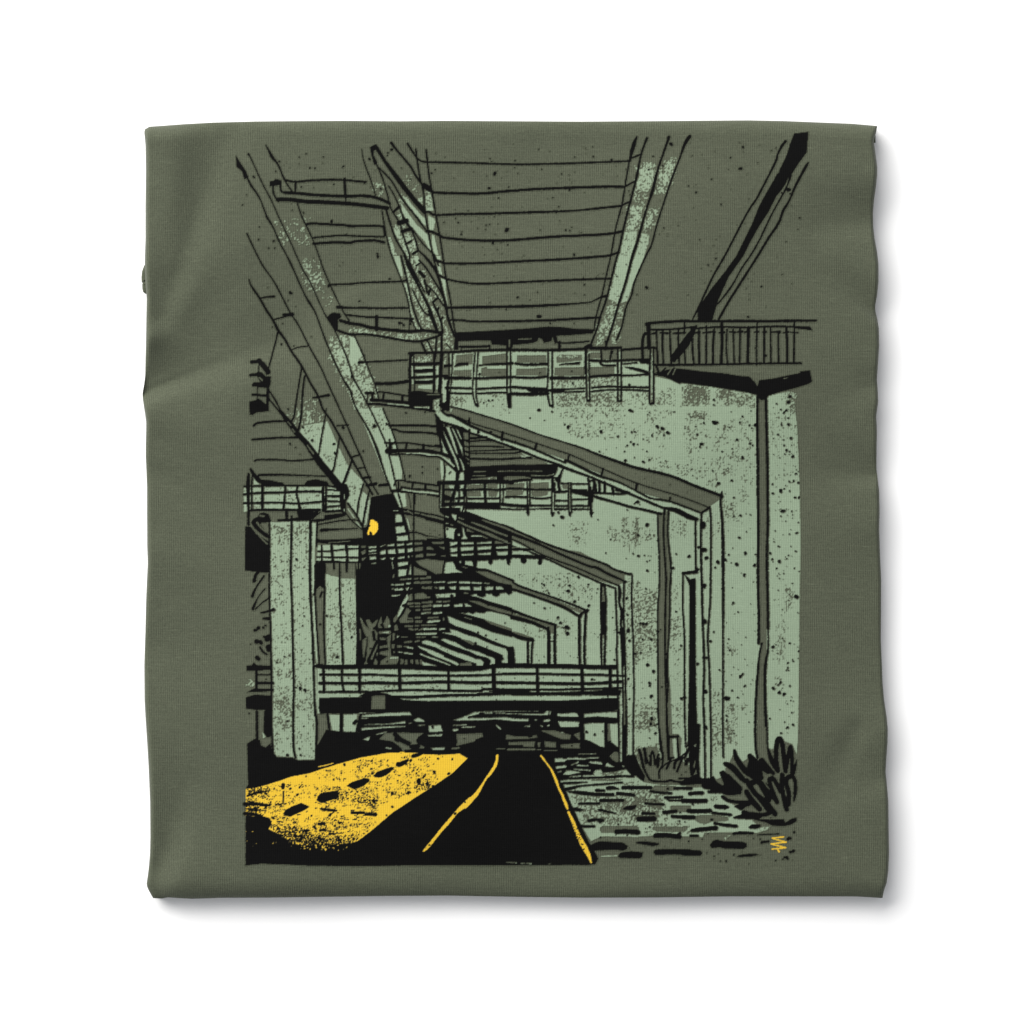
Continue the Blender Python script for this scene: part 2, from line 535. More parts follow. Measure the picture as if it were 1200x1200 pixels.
S mf .1 @R 700,680 1200,640 1200,860 720,860
F @R 1000,600 1020,590 1200,590 1200,650 1080,655 1005,640
F @R 250,350 400,342 560,345 540,365 300,372
F @R 860,402 1060,405 1060,450 870,470 840,440
S mf .85 @R 250,340 560,340 520,365 260,360
F @S 112,635 125,605 200,597 300,600 425,618 432,650 400,662 270,665 215,688 160,678 120,655
F @S 0,525 55,532 60,560 45,575 0,577
F @S 0,702 50,702 42,740 20,758 0,758
S mf .35 @S 270,430 330,430 310,480 270,480
S fm .35 @S 395,805 450,805 450,825 395,825
S mf .5 @S 690,700 820,700 800,740 690,740
m 8 @R 360,1068 505,1062
S mf .3 @R 360,1060 505,1056 505,1072 360,1074
S mf .45 @R 100,470 560,500 900,480 900,700 650,760 180,760
# ================= black ink =================
B @a 128,252 225,400 250,460 235,470 210,485 190,410 135,365
b 16 @a 240,470 275,540,22 350,650 410,800 425,840,22 480,930 540,1070 610,1200 @f 650,80,20 690,170 780,370 810,420,22 880,540 960,760 1060,1000 1160,1200 @k 1040,190,20 1100,290 @l 10,170 60,310 180,520 260,710,24 310,870 380,1060 400,1100
b 13 @a 250,245,22 275,290 380,520 460,670 540,850 640,1060 700,1200 @f 760,130 830,250 920,450 980,570 1060,700 1150,900 1200,1040 @l 30,20,18 90,130 160,260 230,400 330,620 370,760 440,1060 @q 850,400 890,560 920,700 960,860
b 16 @a 410,160,10 440,210,20 470,270,30 530,350,18 580,470,18 620,540 655,590
b 14 @a 710,710 750,830 850,1040 910,1200 @f 970,170 1110,470 1195,610
b 14 @g 45,750 130,940 160,1020 230,1190 @l 240,110 270,210
b 14 @l 310,310 380,480 430,620 470,770 520,980
b 16 @a 235,990 330,1190 @f 390,100 500,260 640,530 720,650 810,830 930,1050 990,1190 @k 870,185 1040,560 1110,720 1200,920 @l 140,860 205,1010 265,1115
b 22 @f 255,220,14 275,280,18 350,390,22 420,510,24 490,620,24 530,700,28 590,780,24 650,890,24 740,1020,24 830,1190,22 @k 780,310 830,440 900,540 990,700 1090,890 1180,1050,22 @l 110,950 160,1020 210,1115
b 18 @f 370,395 420,385 490,380,24
b 16 @f 480,600 580,570 660,545,34
b 26 @f 580,550 665,545
b 14 @f 655,880 720,855 805,845
b 22 @k 740,330 800,320 880,305,30
b 14 @k 960,590 1070,585
b 14 @k 1105,885 1175,865
b 14 @l 25,762 90,742
b 16 @l 80,870 145,865
b 24 @l 120,960 190,955
b 30 @l 160,1030 245,1015
b 28 @l 280,1030 360,1022
b 16 @f 525,710 500,820 460,970 430,1080 420,1110
b 34 @f 280,995 360,985
b 52 @f 350,985 400,1040 432,1085
b 12 @k 228,0 222,110
b 30 @k 150,117 230,108
B @k 205,95 225,80 250,90 290,125 340,128 340,180 325,240 250,235 165,222 160,205 180,180 240,182 205,125
f 14 @k 232,140 258,165
b 24 @k 170,298 300,310
b 28 @k 315,140 308,410
B @k 135,365 200,350 210,330 240,345 325,410 320,455 200,470 170,492 140,488
b 12 @k 215,230 210,350
b 18 @k 318,255 380,350 440,470
b 18 @k 312,330 380,410 450,500
b 36 @k 430,450,20 470,510,44 540,600,54 600,680,52 680,760,46
b 26 @k 600,690 660,760 730,870 800,950
b 30 @k 660,730 720,800 780,880 830,950
b 54 @k 740,870,40 800,940,62 900,1060,66 985,1170,70
f 7 @k 500,555 530,590
f 7 @k 540,620 560,650
f 9 @k 680,775 740,855
b 18 @k 630,50 620,100 590,280 560,480 550,520 530,550
b 20 @k 655,130 635,300 625,480 600,630
b 14 @k 858,430,8 850,500 820,660 785,870
b 16 @k 985,690 960,830 930,980 905,1035
b 22 @k 1100,915 1040,1080 1010,1150
b 22 @k 180,592 215,566 380,550 480,548
b 22 @k 165,722 400,705 590,702
b 18 @k 188,922 225,910 400,910 560,920 740,905
b 26 @k 230,1055 400,1050,22 600,1056,16 860,1065,14
# pipe bracket, top left
B @a 445,550 450,500 490,490 500,475 525,480 550,490 560,590 545,560 540,535
b 20 @a 480,540 482,600 505,655 530,690
b 22 @a 550,500 555,590 600,608
b 30 @a 590,605 750,615 840,625 1000,635 1200,640 @b 0,640 120,635 210,645 290,668 370,705
b 38 @a 520,670 640,672 800,690 1000,698 1200,710 @b 100,720 200,732 350,750
b 22 @a 600,490 690,505 850,490 1050,485 1200,492 @b 60,500 150,505
b 20 @a 690,500 690,590
b 28 @a 1150,480 1160,650
b 14 @a 1160,640 1160,690
b 24 @a 800,905 840,895 1040,905 1200,915 @b 0,920 280,920 320,950 325,1010
b 18 @a 850,1030 1000,1015 1150,1005 1200,1010 @b 100,1015 320,1020
b 26 @a 860,1085 1050,1072 1200,1075 @b 60,1062 230,1055 320,1072
d @b 258,1180,12 258,1200,12 @g 262,10,13
# middle bay, upper
B @b 185,180 245,150 270,180 340,300 420,400 520,530 620,660 700,740 720,800 690,810 600,710 480,560 360,390 240,205 225,215 225,260 260,320 255,345 225,345 200,250
b 16 @b 250,340 310,480 350,620 380,740 410,800 470,900 510,1040 560,1190 @g 560,60 630,200 700,340
b 18 @b 270,370 330,430 400,510 500,680 620,830 700,940 740,980
b 15 @b 362,545 410,620 460,730 510,850 600,970 680,1080 760,1160 790,1190 @g 830,90
b 20 @b 340,765 380,900 430,1040 520,1200 @g 540,90 640,280 740,470 800,640
b 14 @b 300,770 340,1000 390,1190 @g 480,220 540,400 570,570 620,690
b 13 @b 110,195,8 130,310 200,500 240,630
b 22 @b 388,140,30 450,220 560,350 620,450 670,520
B @b 670,520 700,510 760,545 790,600 780,620 690,570
b 20 @b 542,148 600,240 650,300 720,320 800,320 1200,330 @c 300,340 600,338 900,330 1200,318 @d 210,310
b 18 @b 618,200 650,430 690,600 700,750 740,1000 780,1200 @g 820,150
b 18 @b 715,205 740,430 770,600 800,780 840,1000 870,1190 @g 900,200 940,400 970,620 990,720
b 24 @b 700,790 740,785 800,815 1000,808 1200,805 @c 500,790 900,775,20 1200,745 @d 150,730
b 26 @b 720,970 760,970 840,1005 900,1030 1200,1055 @c 300,1052 700,1020 1200,995 @d 160,965
b 26 @b 780,605 1200,615 @c 300,590,26 600,570 1200,550 @d 170,553
b 24 @b 405,790 465,735
b 44 @b 460,890 530,870
b 34 @b 490,970 575,945
b 20 @b 520,1090 575,1060
b 24 @b 590,1180 640,1150
b 18 @b 580,960 620,1060 640,1140 700,1200
b 24 @b 500,840 560,930
b 24 @g 800,40 880,62 900,70 1200,70 @h 400,50 800,30 1200,0 @d 60,1185 120,1165
b 22 @g 840,180 920,220 1050,245 1200,260 @h 300,250 600,235 1000,220 1200,213 @i 50,215
b 28 @g 920,485 1200,480 @h 500,470 1000,440,16 1090,415,14 1160,385,24 1200,375
b 22 @g 920,600 1050,602 1200,615 @h 600,605,24 900,590,26 1150,575
B @g 985,715 1200,705 @h 300,690 500,675 660,660 800,665 900,680 1085,685 1085,725 850,745 740,750 750,800 720,830 700,760 690,800 620,815 600,780 570,770 560,800 500,820 330,835 320,870 270,880 260,840 130,830 120,795 0,795 @g 1020,800 1020,880 970,885
f 6 @h 380,780 500,776
f 8 @h 295,790 295,850
b 24 @g 1030,850 1200,850 @h 110,845
b 14 @g 1045,850 1045,890
b 20 @h 110,840 110,880
b 18 @h 740,812 850,815 1040,800
b 30 @h 765,810 765,880
b 26 @g 555,912 800,905 1000,900 1200,885 @h 300,880 700,882 1000,870
b 34 @h 1010,860 1060,840 
b 22 @h 1040,860 1200,860 @i 140,858
d @h 575,568,22 680,630,10 372,388,12 490,412,6 560,340,8 265,500,8 998,270,9 990,205,8
b 18 @g 480,0 540,250 580,440 640,620 680,700
b 24 @g 510,0 600,180 680,360 760,530 820,700
b 15 @g 590,320 650,450 710,540 760,560
b 22 @g 740,520 780,620 815,710
b 20 @g 650,40 720,120 800,250 860,350 910,480
b 26 @g 700,0 780,100 830,200 870,350 900,470 925,600 980,750
b 15 @g 710,260 800,350 860,440 910,500
b 20 @g 780,440 850,600 870,720
b 16 @g 620,90 665,62
b 34 @g 655,150 695,190
b 22 @g 700,230 725,340
b 22 @g 740,360 752,315
b 22 @g 780,430 815,400
b 18 @g 820,515 832,485
b 18 @g 845,600 870,575
b 20 @f 1000,285 1020,270 1200,262 @g 100,252 250,245 450,240 530,228
b 34 @f 1085,480 1130,482
b 22 @f 1120,485 1200,487 @g 100,486 300,490 400,488 550,487
b 20 @f 1160,553 1200,555 @g 150,572 270,575 590,590
b 34 @g 252,570 250,690
b 32 @f 1110,605 1200,632 @g 100,645 200,672 400,695 560,708 700,698 860,722
b 24 @f 1080,695 1200,735 @g 150,735 300,755 500,790 650,800 800,760 860,735
B @f 985,572 1020,540 1040,530 1110,535 1120,570 1090,600 1090,690 1060,705 1020,640
b 14 @g 560,600 555,690
b 16 @g 575,600 572,640
d @g 465,630,14 485,630,10 505,650,14 375,218,12 88,425,10 262,10,13
b 24 @g 670,810 720,915
b 16 @g 730,800 780,905
b 20 @g 815,750 800,960
b 24 @g 862,740 850,1190
b 10 @g 905,820 950,880
b 18 @g 88,1000,30 130,995 250,990 540,975
b 22 @g 240,1190 400,1190 540,1170
d @g 130,935,12 @l 20,10,16
b 24 @l 245,80 400,78 540,62
# catwalk end box
b 28 @g 572,915 560,1080 565,1200 @l 560,140
b 14 @g 595,920 605,1200 @l 605,140
b 32 @g 590,1015 760,1012 840,1005
b 34 @g 610,1080 780,1072
b 26 @g 580,1140 700,1135 910,1122
b 34 @g 620,1185 780,1180
b 24 @g 792,920 790,1200 @l 785,150
b 34 @g 862,910 845,1200 @l 842,150
b 13 @g 928,920 928,1190 @l 905,130
b 13 @g 962,920 950,1190 @l 930,200
B @g 970,1038 1000,1010 1030,998 1105,995 1105,1015 1080,1025 1030,1030
b 28 @g 890,1140 1130,1146
b 22 @g 890,1028 940,1020
B @l 545,150 640,140 760,160 870,170 860,210 780,230 780,310 740,290 640,285 545,275
f 8 @l 730,180 850,178
m 14 @l 700,115 715,112
B @l 840,215 870,260 905,240 910,170 935,170 930,290 935,320 880,335 845,300
M @l 790,240 835,225 840,330 880,370 1000,400 1100,440 1200,500 1200,545 1000,480 880,440 820,400 790,340
S mf .3 @l 790,240 840,240 830,380 790,340
M @l 930,310 965,310 945,345
# ---------- first big frame and its catwalk ----------
b 16 @m 140,612 280,645 430,690 720,780 960,870 1200,945 @s 980,300,20 1200,390,24 @v 220,20,28 380,70,28 680,140,28 900,230,28 1165,330,28
b 13 @m 210,710 350,770 480,810 620,850 900,940 1200,1040 @s 810,390 1200,560 @v 370,210 700,310 900,380 1050,440
b 18 @m 60,650 110,690,22 170,700,26 330,790,26 480,850,20 630,910,22 900,1000,22 1200,1130 @s 780,480,26 1200,680,26 @v 200,200 400,300 500,350 680,380 900,460 975,490
b 22 @m 0,685,18 50,750 210,800 330,860 430,890 780,1015 960,1090 1180,1165 @s 640,540,28 1080,700 1200,750 @v 260,290,22 400,350,22 560,420,26
b 22 @v 560,420 620,440 740,465,44 850,520,46 930,548,36
b 14 @m 320,720 322,780
B @m 300,740 330,715 335,790 310,790
d @m 405,850,16 520,850,14 755,935,8
b 26 @m 632,850 625,920
b 26 @m 950,960 938,1010
b 26 @s 345,250 330,310
b 26 @s 800,400 785,480
b 22 @v 55,75 40,130
b 24 @v 372,215 362,270
b 20 @v 682,345 680,380
b 22 @v 975,490 1050,440
# slats under the frame
b 20 @m 40,760 70,900 160,1100 215,1200
b 20 @m 60,760 110,900 200,1080 235,1180
b 24 @m 95,780 160,900 230,1050 270,1200
b 20 @m 160,800 200,920 260,1040
b 18 @m 190,810 240,900 265,960
b 20 @m 265,850 265,1040 285,1200
b 20 @m 318,830 318,1200
b 20 @m 265,930 320,935
b 18 @m 265,985 320,985
b 18 @m 265,1030 320,1030
b 18 @m 270,1080 320,1080
b 24 @m 270,1120 320,1115
b 24 @m 320,910 480,900
b 18 @m 320,940 420,930 560,930
b 18 @m 320,985 500,985 640,990
b 16 @m 320,1030 500,1025 680,1015 780,1015
b 16 @m 320,1050 700,1050 800,1035
b 22 @m 320,1100 600,1105 780,1095 900,1090
M @m 800,1065 870,1090 810,1085
B @m 330,1180 600,1160 900,1155 1100,1150 1200,1160 1200,1200 @s 650,545 640,600 600,680 480,600 200,610 0,600 @r 1000,615 640,600 600,640 620,560
b 26 @r 640,690 850,690 1000,670 1200,680 @s 200,680 300,720 600,720
b 30 @r 640,650 1000,650 1200,660 @s 250,650 400,640
B @r 540,585 620,560 @s 0,530 500,540 650,545 640,600 590,690 560,725 280,720 0,705 @r 900,705 620,765 540,765
F @r 625,735 870,712 870,745 640,765
f 8 @r 670,635 830,632
f 9 @r 1000,628 1200,622
f 8 @s 0,625 420,625
m 8 @s 270,685 480,690 590,670
f 8 @r 650,690 830,690
B @r 150,0 500,0 600,60 605,640 540,640 400,640 310,420 220,370
M @r 172,120 190,130 240,270 310,400 260,400 215,365 190,250
M @r 205,20 230,50 270,130 350,290 430,480 460,590 455,612 432,610 400,500 330,380 250,200 215,90
M @r 268,0 315,0 380,180 440,385 430,392 400,345 330,150
M @r 350,20 370,20 420,130 470,240 500,290 510,415 480,330 440,230 400,130
M @r 410,20 440,50 490,165 490,190 450,120
M @r 458,440 480,460 520,540 535,610 515,620 490,540
F @r 520,80 585,92 580,182 525,170
F @r 530,200 590,232 590,272 530,262
F @r 530,290 590,300 590,340 540,330
F @r 540,360 590,385 590,410 545,395
F @r 545,435 595,455 590,475
F @r 565,500 595,515 590,530
M @r 0,388 100,398 180,420 240,440 320,490 385,560 380,575 340,550 250,490 180,440 0,412
M @r 190,470 230,490 240,620 240,740 210,740 195,640
M @r 245,535 300,570 400,640 405,770 260,770
b 12 @r 310,660 340,630
M @r 490,630 520,670 505,720 515,755 450,765 455,720
m 10 @r 430,670 435,720
b 26 @m 0,980 60,985
b 18 @r 0,85 80,90 150,110 @l 830,555
b 24 @l 370,470 700,470 840,485
b 22 @l 405,505 430,508 500,530 700,535 840,555
b 36 @l 820,400 830,540 845,560
b 20 @l 840,560 850,640 860,720
b 22 @l 850,450 880,580 950,750 1010,900
b 18 @l 330,630 420,635 540,632 700,655 860,672
b 14 @l 370,600 378,680
b 34 @l 380,640 378,700
b 22 @l 530,640 525,700
b 28 @l 690,650 690,710
b 34 @l 350,710,44 500,705 700,705 860,735 960,770,30
b 18 @l 370,740 600,740 740,760 830,765 900,810 1000,900
b 14 @l 400,640 425,625 440,680
m 12 @l 530,728 640,728 780,745 850,750 910,790 980,850
b 24 @l 150,165 225,165
b 14 @l 165,170 160,250
b 24 @l 210,180 210,230
b 32 @l 200,230 300,235 540,255
b 18 @l 270,155 320,158 560,195
b 20 @l 318,170 312,220
b 24 @l 490,190 490,240
b 24 @l 165,265 350,275 540,300 700,320 790,335
m 12 @l 350,262 540,280 740,300
B @l 545,270 780,300 770,325 640,320 560,290
m 14 @l 610,295 740,302
b 14 @l 880,790 888,900 880,980
b 16 @l 415,1030 440,985 500,985 540,1000
b 20 @l 540,995 650,1010 840,1035
b 20 @l 590,1010 585,1060
b 28 @l 710,1020 710,1070
b 20 @l 480,1045 600,1065 720,1070 840,1090
b 18 @l 455,1000 460,1080 480,1060
b 22 @l 390,1085 440,1080
b 22 @l 455,1085 600,1100 700,1110 840,1135
m 16 @l 500,1070 640,1090 830,1105
b 16 @l 545,1115 570,1200
b 22 @l 608,1120 605,1200
d @l 560,945,14 680,915,9 680,857,8 665,1138,14 525,350,10 705,345,9 228,475,16 347,455,12 125,710,10 822,878,8
# catwalk posts and rails, m
b 13 @m 372,105 358,300 350,480 378,600
b 13 @m 402,105 388,300 382,490 402,600
b 26 @m 385,590 395,602
b 15 @m 672,60 672,300 675,500 688,610
b 15 @m 706,60 706,300 706,500 706,610
b 34 @m 692,500 697,610
b 15 @m 1058,85 1058,300 1050,480 1075,605
b 15 @m 1096,85 1096,480 1104,605
b 22 @m 1080,600 1100,610
b 30 @m 410,225,12 520,215,20 660,210,24 720,205
b 24 @m 755,208 870,218 1045,212
B @m 170,240 200,215 240,205 315,195 310,222 240,228
b 24 @m 90,235 140,228
b 26 @m 90,345 200,345 330,347
b 24 @m 370,347 560,342 710,335 900,342 1050,330
b 32 @m 1085,345 1200,342
b 22 @m 100,435 330,440
b 20 @m 390,447 600,435 720,430
b 18 @m 140,485 340,490
b 18 @m 390,490 550,482 660,480
B @m 720,415 860,425 1050,435 1050,475 900,480 870,465 850,450 720,440
b 30 @m 720,492 900,495 1055,490
b 32 @m 1100,460 1200,462
b 18 @m 40,430 60,560 40,600
b 24 @m 120,380 110,600
b 34 @m 125,480 118,640
B @m 45,590 75,570 130,600 130,650 70,650 45,620
# n
b 14 @n 12,480 30,600
b 26 @n 375,50 370,200 372,300
b 16 @n 370,100 378,400 380,550
b 16 @n 402,120 405,400 412,550
b 22 @n 385,555 408,555
b 16 @n 670,80 670,560
b 16 @n 704,55 702,560
b 20 @n 676,560 700,560
b 18 @n 978,60 970,300 968,580
b 18 @n 1006,60 1006,300 1008,575
b 24 @n 975,585 1005,580
b 30 @n 360,70 400,40 430,65
b 26 @n 420,68 560,70 700,58
b 24 @n 710,80 850,68 980,58 1020,60 1040,90 1045,200
b 24 @n 405,178 560,185 700,178 970,170
B @n 110,222 160,205 240,198 320,190 310,218 200,220
b 20 @n 515,90 520,170
b 12 @n 625,90 600,160
b 20 @n 505,200 540,225 645,225
b 18 @n 555,0 565,50
B @n 722,235 800,240 880,255 960,280 960,315 900,290 780,260
b 20 @n 722,320 840,318 970,305
b 26 @n 420,330 560,322 700,315
b 28 @n 50,345 200,345 365,340
b 16 @n 60,450 200,448 360,438
b 16 @n 60,478 200,475 360,468
b 26 @n 0,460 60,460
b 20 @n 430,435 590,422 700,428 960,432
b 18 @n 425,470 600,455 800,455 965,465
b 14 @n 720,212 850,200
B @n 860,165 975,165 975,215 880,205
b 18 @n 1010,225 1200,228
# upper right railing and beam
b 28 @i 385,640,40 430,628 550,620 720,610 850,612 1200,610 @j 500,610 700,612 900,608 1170,606,22
b 20 @i 400,690 550,690 700,680 850,662 @j 0,685,22 100,675 300,665 500,670 800,660 960,665 1060,675,26
B @j 960,655 1115,660 1140,700 1060,690 960,680
b 22 @i 450,1020 700,1020 1200,1014 @j 500,1010 1030,1005
b 40 @i 400,650 405,860
b 18 @i 475,700 480,850 490,1010
b 22 @i 535,690 530,820 540,1010
b 20 @i 600,690 605,850 615,1010
b 20 @i 680,690 680,830 688,1010
b 18 @i 738,620 735,720
b 20 @i 735,850 745,1010
b 22 @i 812,780 810,850 825,1010
b 24 @j 72,680 72,800 75,1010
b 20 @j 142,660 140,1010
b 24 @j 215,690 205,850 205,1010
b 30 @j 285,620 290,800 280,1010
b 18 @j 335,690 330,860 342,1020
b 18 @j 395,690 398,850 405,1000
b 22 @j 458,670 455,1010
b 30 @j 537,670 530,1000
b 18 @j 620,610 612,800 612,1020
b 22 @j 685,680 682,1000
b 18 @j 745,680 748,1000
b 20 @j 820,710 815,800 820,1000
b 26 @j 892,680 900,850 900,1000
b 20 @j 968,600 965,800 962,1000
b 16 @i 410,735,12 470,720,24
b 16 @i 510,720 580,725,24
b 16 @i 630,725 740,720,24
b 16 @j 20,725 80,712,24
b 16 @j 110,720 220,710,24
b 16 @j 260,720 310,715,24
b 16 @j 360,710 410,715,24
b 16 @j 430,715 480,708,24
b 16 @j 500,715 545,705,24
b 16 @j 595,715 630,712,24
b 16 @j 670,715 700,712,24
b 16 @j 750,715 830,712,28
b 16 @j 865,720 910,712,22
b 16 @j 930,715 1000,718,18
d @j 535,572,12 658,287,10 700,935,12 600,865,8 230,25,10 160,85,9 850,175,7 @i 382,296,16
B @i 860,640 830,740 780,840 700,940 640,1000 600,985 620,920 680,840 760,730 830,655
b 28 @i 370,725 345,790 345,980
b 24 @i 360,735 400,725
b 20 @i 50,890 40,970
B @e 965,50 1100,35 1085,230 1010,330 900,500 850,580 800,640 730,780 640,920 560,1060 490,1200 @j 350,200 250,430 200,600 60,600 58,520 90,450 130,390 200,290 320,140 420,0 @e 430,1180 560,920 640,720 720,580 800,440 860,330 900,240 925,150
f 6 @e 850,330 830,380 815,425
f 5 @e 915,470 880,550
b 20 @e 885,125,26 850,170,26 810,250 795,310,24 740,420 620,650 560,740 480,880 320,1190 @j 200,200 80,460 15,590,14
b 17 @e 935,440,22 900,540 860,620 760,800 640,1050 560,1190 @j 470,120 400,250 330,350 250,450
b 24 @e 1098,325,14 1070,370,28 980,540,24 920,680,20 860,780 820,890 720,1040 630,1190 @j 490,210 350,430 260,590
d @e 912,578,22 850,608,10 930,618,9 485,180,12 460,382,18 365,278,8 280,718,8 1020,843,10 193,482,8 45,605,10 915,695,9 795,945,10 1000,950,7 890,1065,6 748,212,7 795,187,7
b 30 @d 290,80,16 265,150,38 240,230,34 225,310,20
b 16 @d 220,310 180,540 150,720 90,950 50,1180 @i 0,200 @h 1160,380 1110,560 1090,700
b 20 @d 385,95,24 330,250 290,450,24 240,650,22 200,800,22 160,970,22 120,1160 @i 100,20 50,220 20,350 @h 1190,450 1150,560 1110,700 1050,850
b 22 @d 590,85,30 570,150 490,380 440,580,30 400,700 360,830 300,1050,26 250,1200,26 @i 190,230 120,450 60,660 0,840
b 18 @d 785,80,34 740,150,30 690,290 620,470 560,650 480,900 430,1090 380,1190 @i 270,240 240,370 190,480 150,660 100,785
b 18 @d 235,285 330,245
b 18 @d 180,550 270,500
b 18 @d 150,725 235,685
b 20 @d 80,985 160,965
d @d 55,300,14 612,153,18 445,265,10 400,390,10 848,605,10 992,482,7 775,545,8 1080,718,8 1168,278,9 878,1047,7 535,355,10
# capital of the right pillar
B @i 730,1060 @o 20,100 180,120 400,140 480,155 560,165 625,168 680,225 702,260 715,205 860,185 1000,155 1100,135 1098,120 1200,110 @j 1115,1075 1135,1180 @o 1160,248 1050,280 900,320 800,352 785,385 730,395 700,345 600,320 300,270 0,230 @i 700,1190 640,1150 540,1120 460,1090 640,1050
f 9 @i 500,1090 540,1060 570,1050
f 9 @i 580,1110 620,1050
f 9 @i 630,1110 650,1060
f 5 @o 945,190 985,182
b 26 @o 705,350 700,600 705,1000 705,1200 @w 710,400 705,800 715,1200 @G 715,160 712,430
b 24 @G 740,440,20 720,540,18 705,700 690,900 680,1200 @L 685,600 705,720
b 26 @o 780,370 785,600 792,900 795,1200 @w 798,300 790,700 800,1200 @G 800,160 800,290
b 18 @G 800,290,10 802,480 780,600,26 770,800,26 780,1200,26 @L 785,300 795,640
d @G 740,437,14
b 22 @i 450,1105 560,1128 690,1185
b 26 @i 475,1040 495,1085
b 16 @i 560,1050 500,1110
b 16 @i 640,1050 600,1130
# ---------- left catwalk, pier ----------
b 18 @p 90,158 450,152 650,152 880,155 1005,180
b 22 @p 85,235 170,225 320,218 480,215 640,208 820,208
b 20 @p 85,318 400,312 600,320 820,302
b 24 @p 150,385 300,380 480,382 800,380
b 40 @p 130,45,24 125,150,36 128,300,26 130,520,26
b 16 @p 165,60 160,200 162,390
b 26 @p 260,160 257,380
b 20 @p 475,165 465,300 455,375
b 20 @p 590,160 580,230 600,310 615,390,30
b 24 @p 828,170 830,390
b 22 @p 856,170 852,380
b 18 @p 150,0,24 180,50,36 220,95,44 250,120,30
B @p 240,95 330,100 450,125 480,150 250,158
B @p 648,150 680,105 760,92 870,115 890,158
B @p 985,130 1050,140 1075,200 1075,250 1045,300 1045,430 1025,440 1000,400 985,330
b 20 @p 860,250 990,252
b 18 @p 860,298 990,302
b 18 @p 860,352 980,342
b 24 @p 850,395 990,390
b 16 @p 860,190 1000,200
m 10 @q 40,240 45,290
m 10 @q 38,440 42,470
B @p 580,392 790,392 760,440 700,482 560,486 400,490 395,468 530,460 595,450
b 28 @p 485,380 490,470
b 12 @p 805,400 735,460 725,500
B @p 840,430 1000,410 1035,440 880,478 835,480
b 16 @p 770,520 1000,480 1130,475 1160,485
b 26 @p 745,480 830,476
b 30 @p 815,572,34 840,570 1000,560,16 1150,555,14
B @p 98,535 150,535 200,600 310,670 325,700 325,965 290,970 210,965 95,948
B @p 150,500 180,460 215,445 230,415 270,400 320,420 345,485 320,500 250,500 240,520 310,600 322,650 290,640 190,560
f 12 @p 215,605 260,655 305,700
f 14 @p 210,500 250,550 300,590
f 14 @p 235,435 275,438
b 30 @p 180,1050 200,990 220,965
d @p 185,1045,16
b 18 @A 275,120 200,230 165,310,30
b 14 @A 285,240 220,320 170,430,28
b 14 @A 320,330 260,370 195,430
b 22 @A 250,465,18 300,455 365,435,30
b 20 @A 270,520 325,520,30
d @A 195,630,18 220,610,20 270,605,14 288,585,12 215,735,26 245,745,22 310,705,34 320,800,34 205,880,16 220,895,24 150,760,7 575,1165,8
b 22 @A 240,790 265,830 300,855
b 26 @A 275,690 330,720
B @A 110,960 160,955 180,930 210,955 350,960 350,1000 200,1010 110,1010
b 20 @p 535,440 530,700 525,950 535,1200 @A 540,500 545,800 555,1200 @H 550,500 550,900 570,1020
b 18 @p 325,480 325,900 325,1200 @A 335,600 345,1200
b 24 @p 710,480 710,700 705,900 710,1200 @A 720,500,20 735,800 745,1200,18 @H 755,600 770,700 762,1040
b 18 @p 775,490 770,620 770,720
B @p 770,640 800,660 1000,655 1200,640 @q 290,850 520,950 760,900 760,960 500,970 380,960 200,950 @p 900,705 780,690
f 6 @p 880,690 1080,672
b 14 @p 780,768 900,765 1060,745 1200,745
b 16 @p 770,822 1000,825 1200,828
b 24 @p 770,868 930,868 1060,878 1200,875
b 18 @p 815,715 815,865
b 24 @p 905,700 920,860
b 22 @p 930,860 932,930
b 26 @p 1045,700 1055,860 1050,960
b 22 @p 1175,700 1180,880
B @p 755,880 850,880 860,925 848,1000 848,1200 @A 850,250 800,215 770,245 760,300 740,295 748,150 745,20
F @A 770,250 800,218 825,235 800,310 830,290 830,920 800,950 785,700
b 18 @A 845,220 835,600 850,955
b 18 @A 755,300 770,600 795,955
b 20 @A 820,270 800,315
d @A 800,573,12 748,292,14 @p 580,845,12 @H 615,375,16 660,392,16 495,680,10 495,1000,14 620,1000,10 605,940,8
b 20 @A 985,0 985,300 1000,600 1015,960
F @A 860,0 975,0 975,128 900,118 860,100
F @A 995,0 1128,0 1128,148 1000,145
b 22 @A 930,0 932,50
b 26 @A 1050,0 1050,75
b 20 @A 985,0 985,160
d @A 865,495,12 960,880,14 1095,695,12
# ---------- big dark bay ----------
B @q 415,275 450,262 620,230 720,215 750,260 780,330 810,400 850,450 860,500 760,500 750,640 760,900 520,960 400,960 300,880 290,700 350,690 375,640 400,380
B @A 1130,0 1200,0 1200,960 1145,955 1140,600
B =420,640 600,640 600,782 462,782 417,782
b 22 @q 310,90 250,300 215,545
b 24 @q 392,190 350,380 310,600 302,690
b 26 @q 90,360 200,510 300,690
b 20 @q 55,480 150,605 290,725
m 12 @q 95,440 180,560
m 12 @q 205,610 265,690
Y @q 410,590 430,582 460,592 480,610 500,620 518,655 518,720 495,765 460,800 440,806 430,770 405,750 395,765 400,800 370,800 362,775 380,730 390,690 408,680 395,655
B @q 740,450 860,440 900,560 960,770 960,960 740,960
B @q 740,880 960,870 1200,870 1200,960 740,960
m 8 @q 725,462 795,460
M @q 760,515 800,508 840,520 862,615 760,630
M @q 758,685 880,675 905,760 770,782
M @q 780,820 935,805 940,880 780,885
M @q 880,440 900,440 900,480
M @q 920,560 940,600 965,740 940,700
F @q 945,580 1000,570 1000,740 965,740
F @q 1035,580 1200,570 1200,800 1040,760
F @q 1050,250 1200,230 1200,470 1050,440
F @q 920,230 1020,240 1010,440 940,420
b 10 @q 945,230 980,430
b 24 @q 1020,230 1015,900
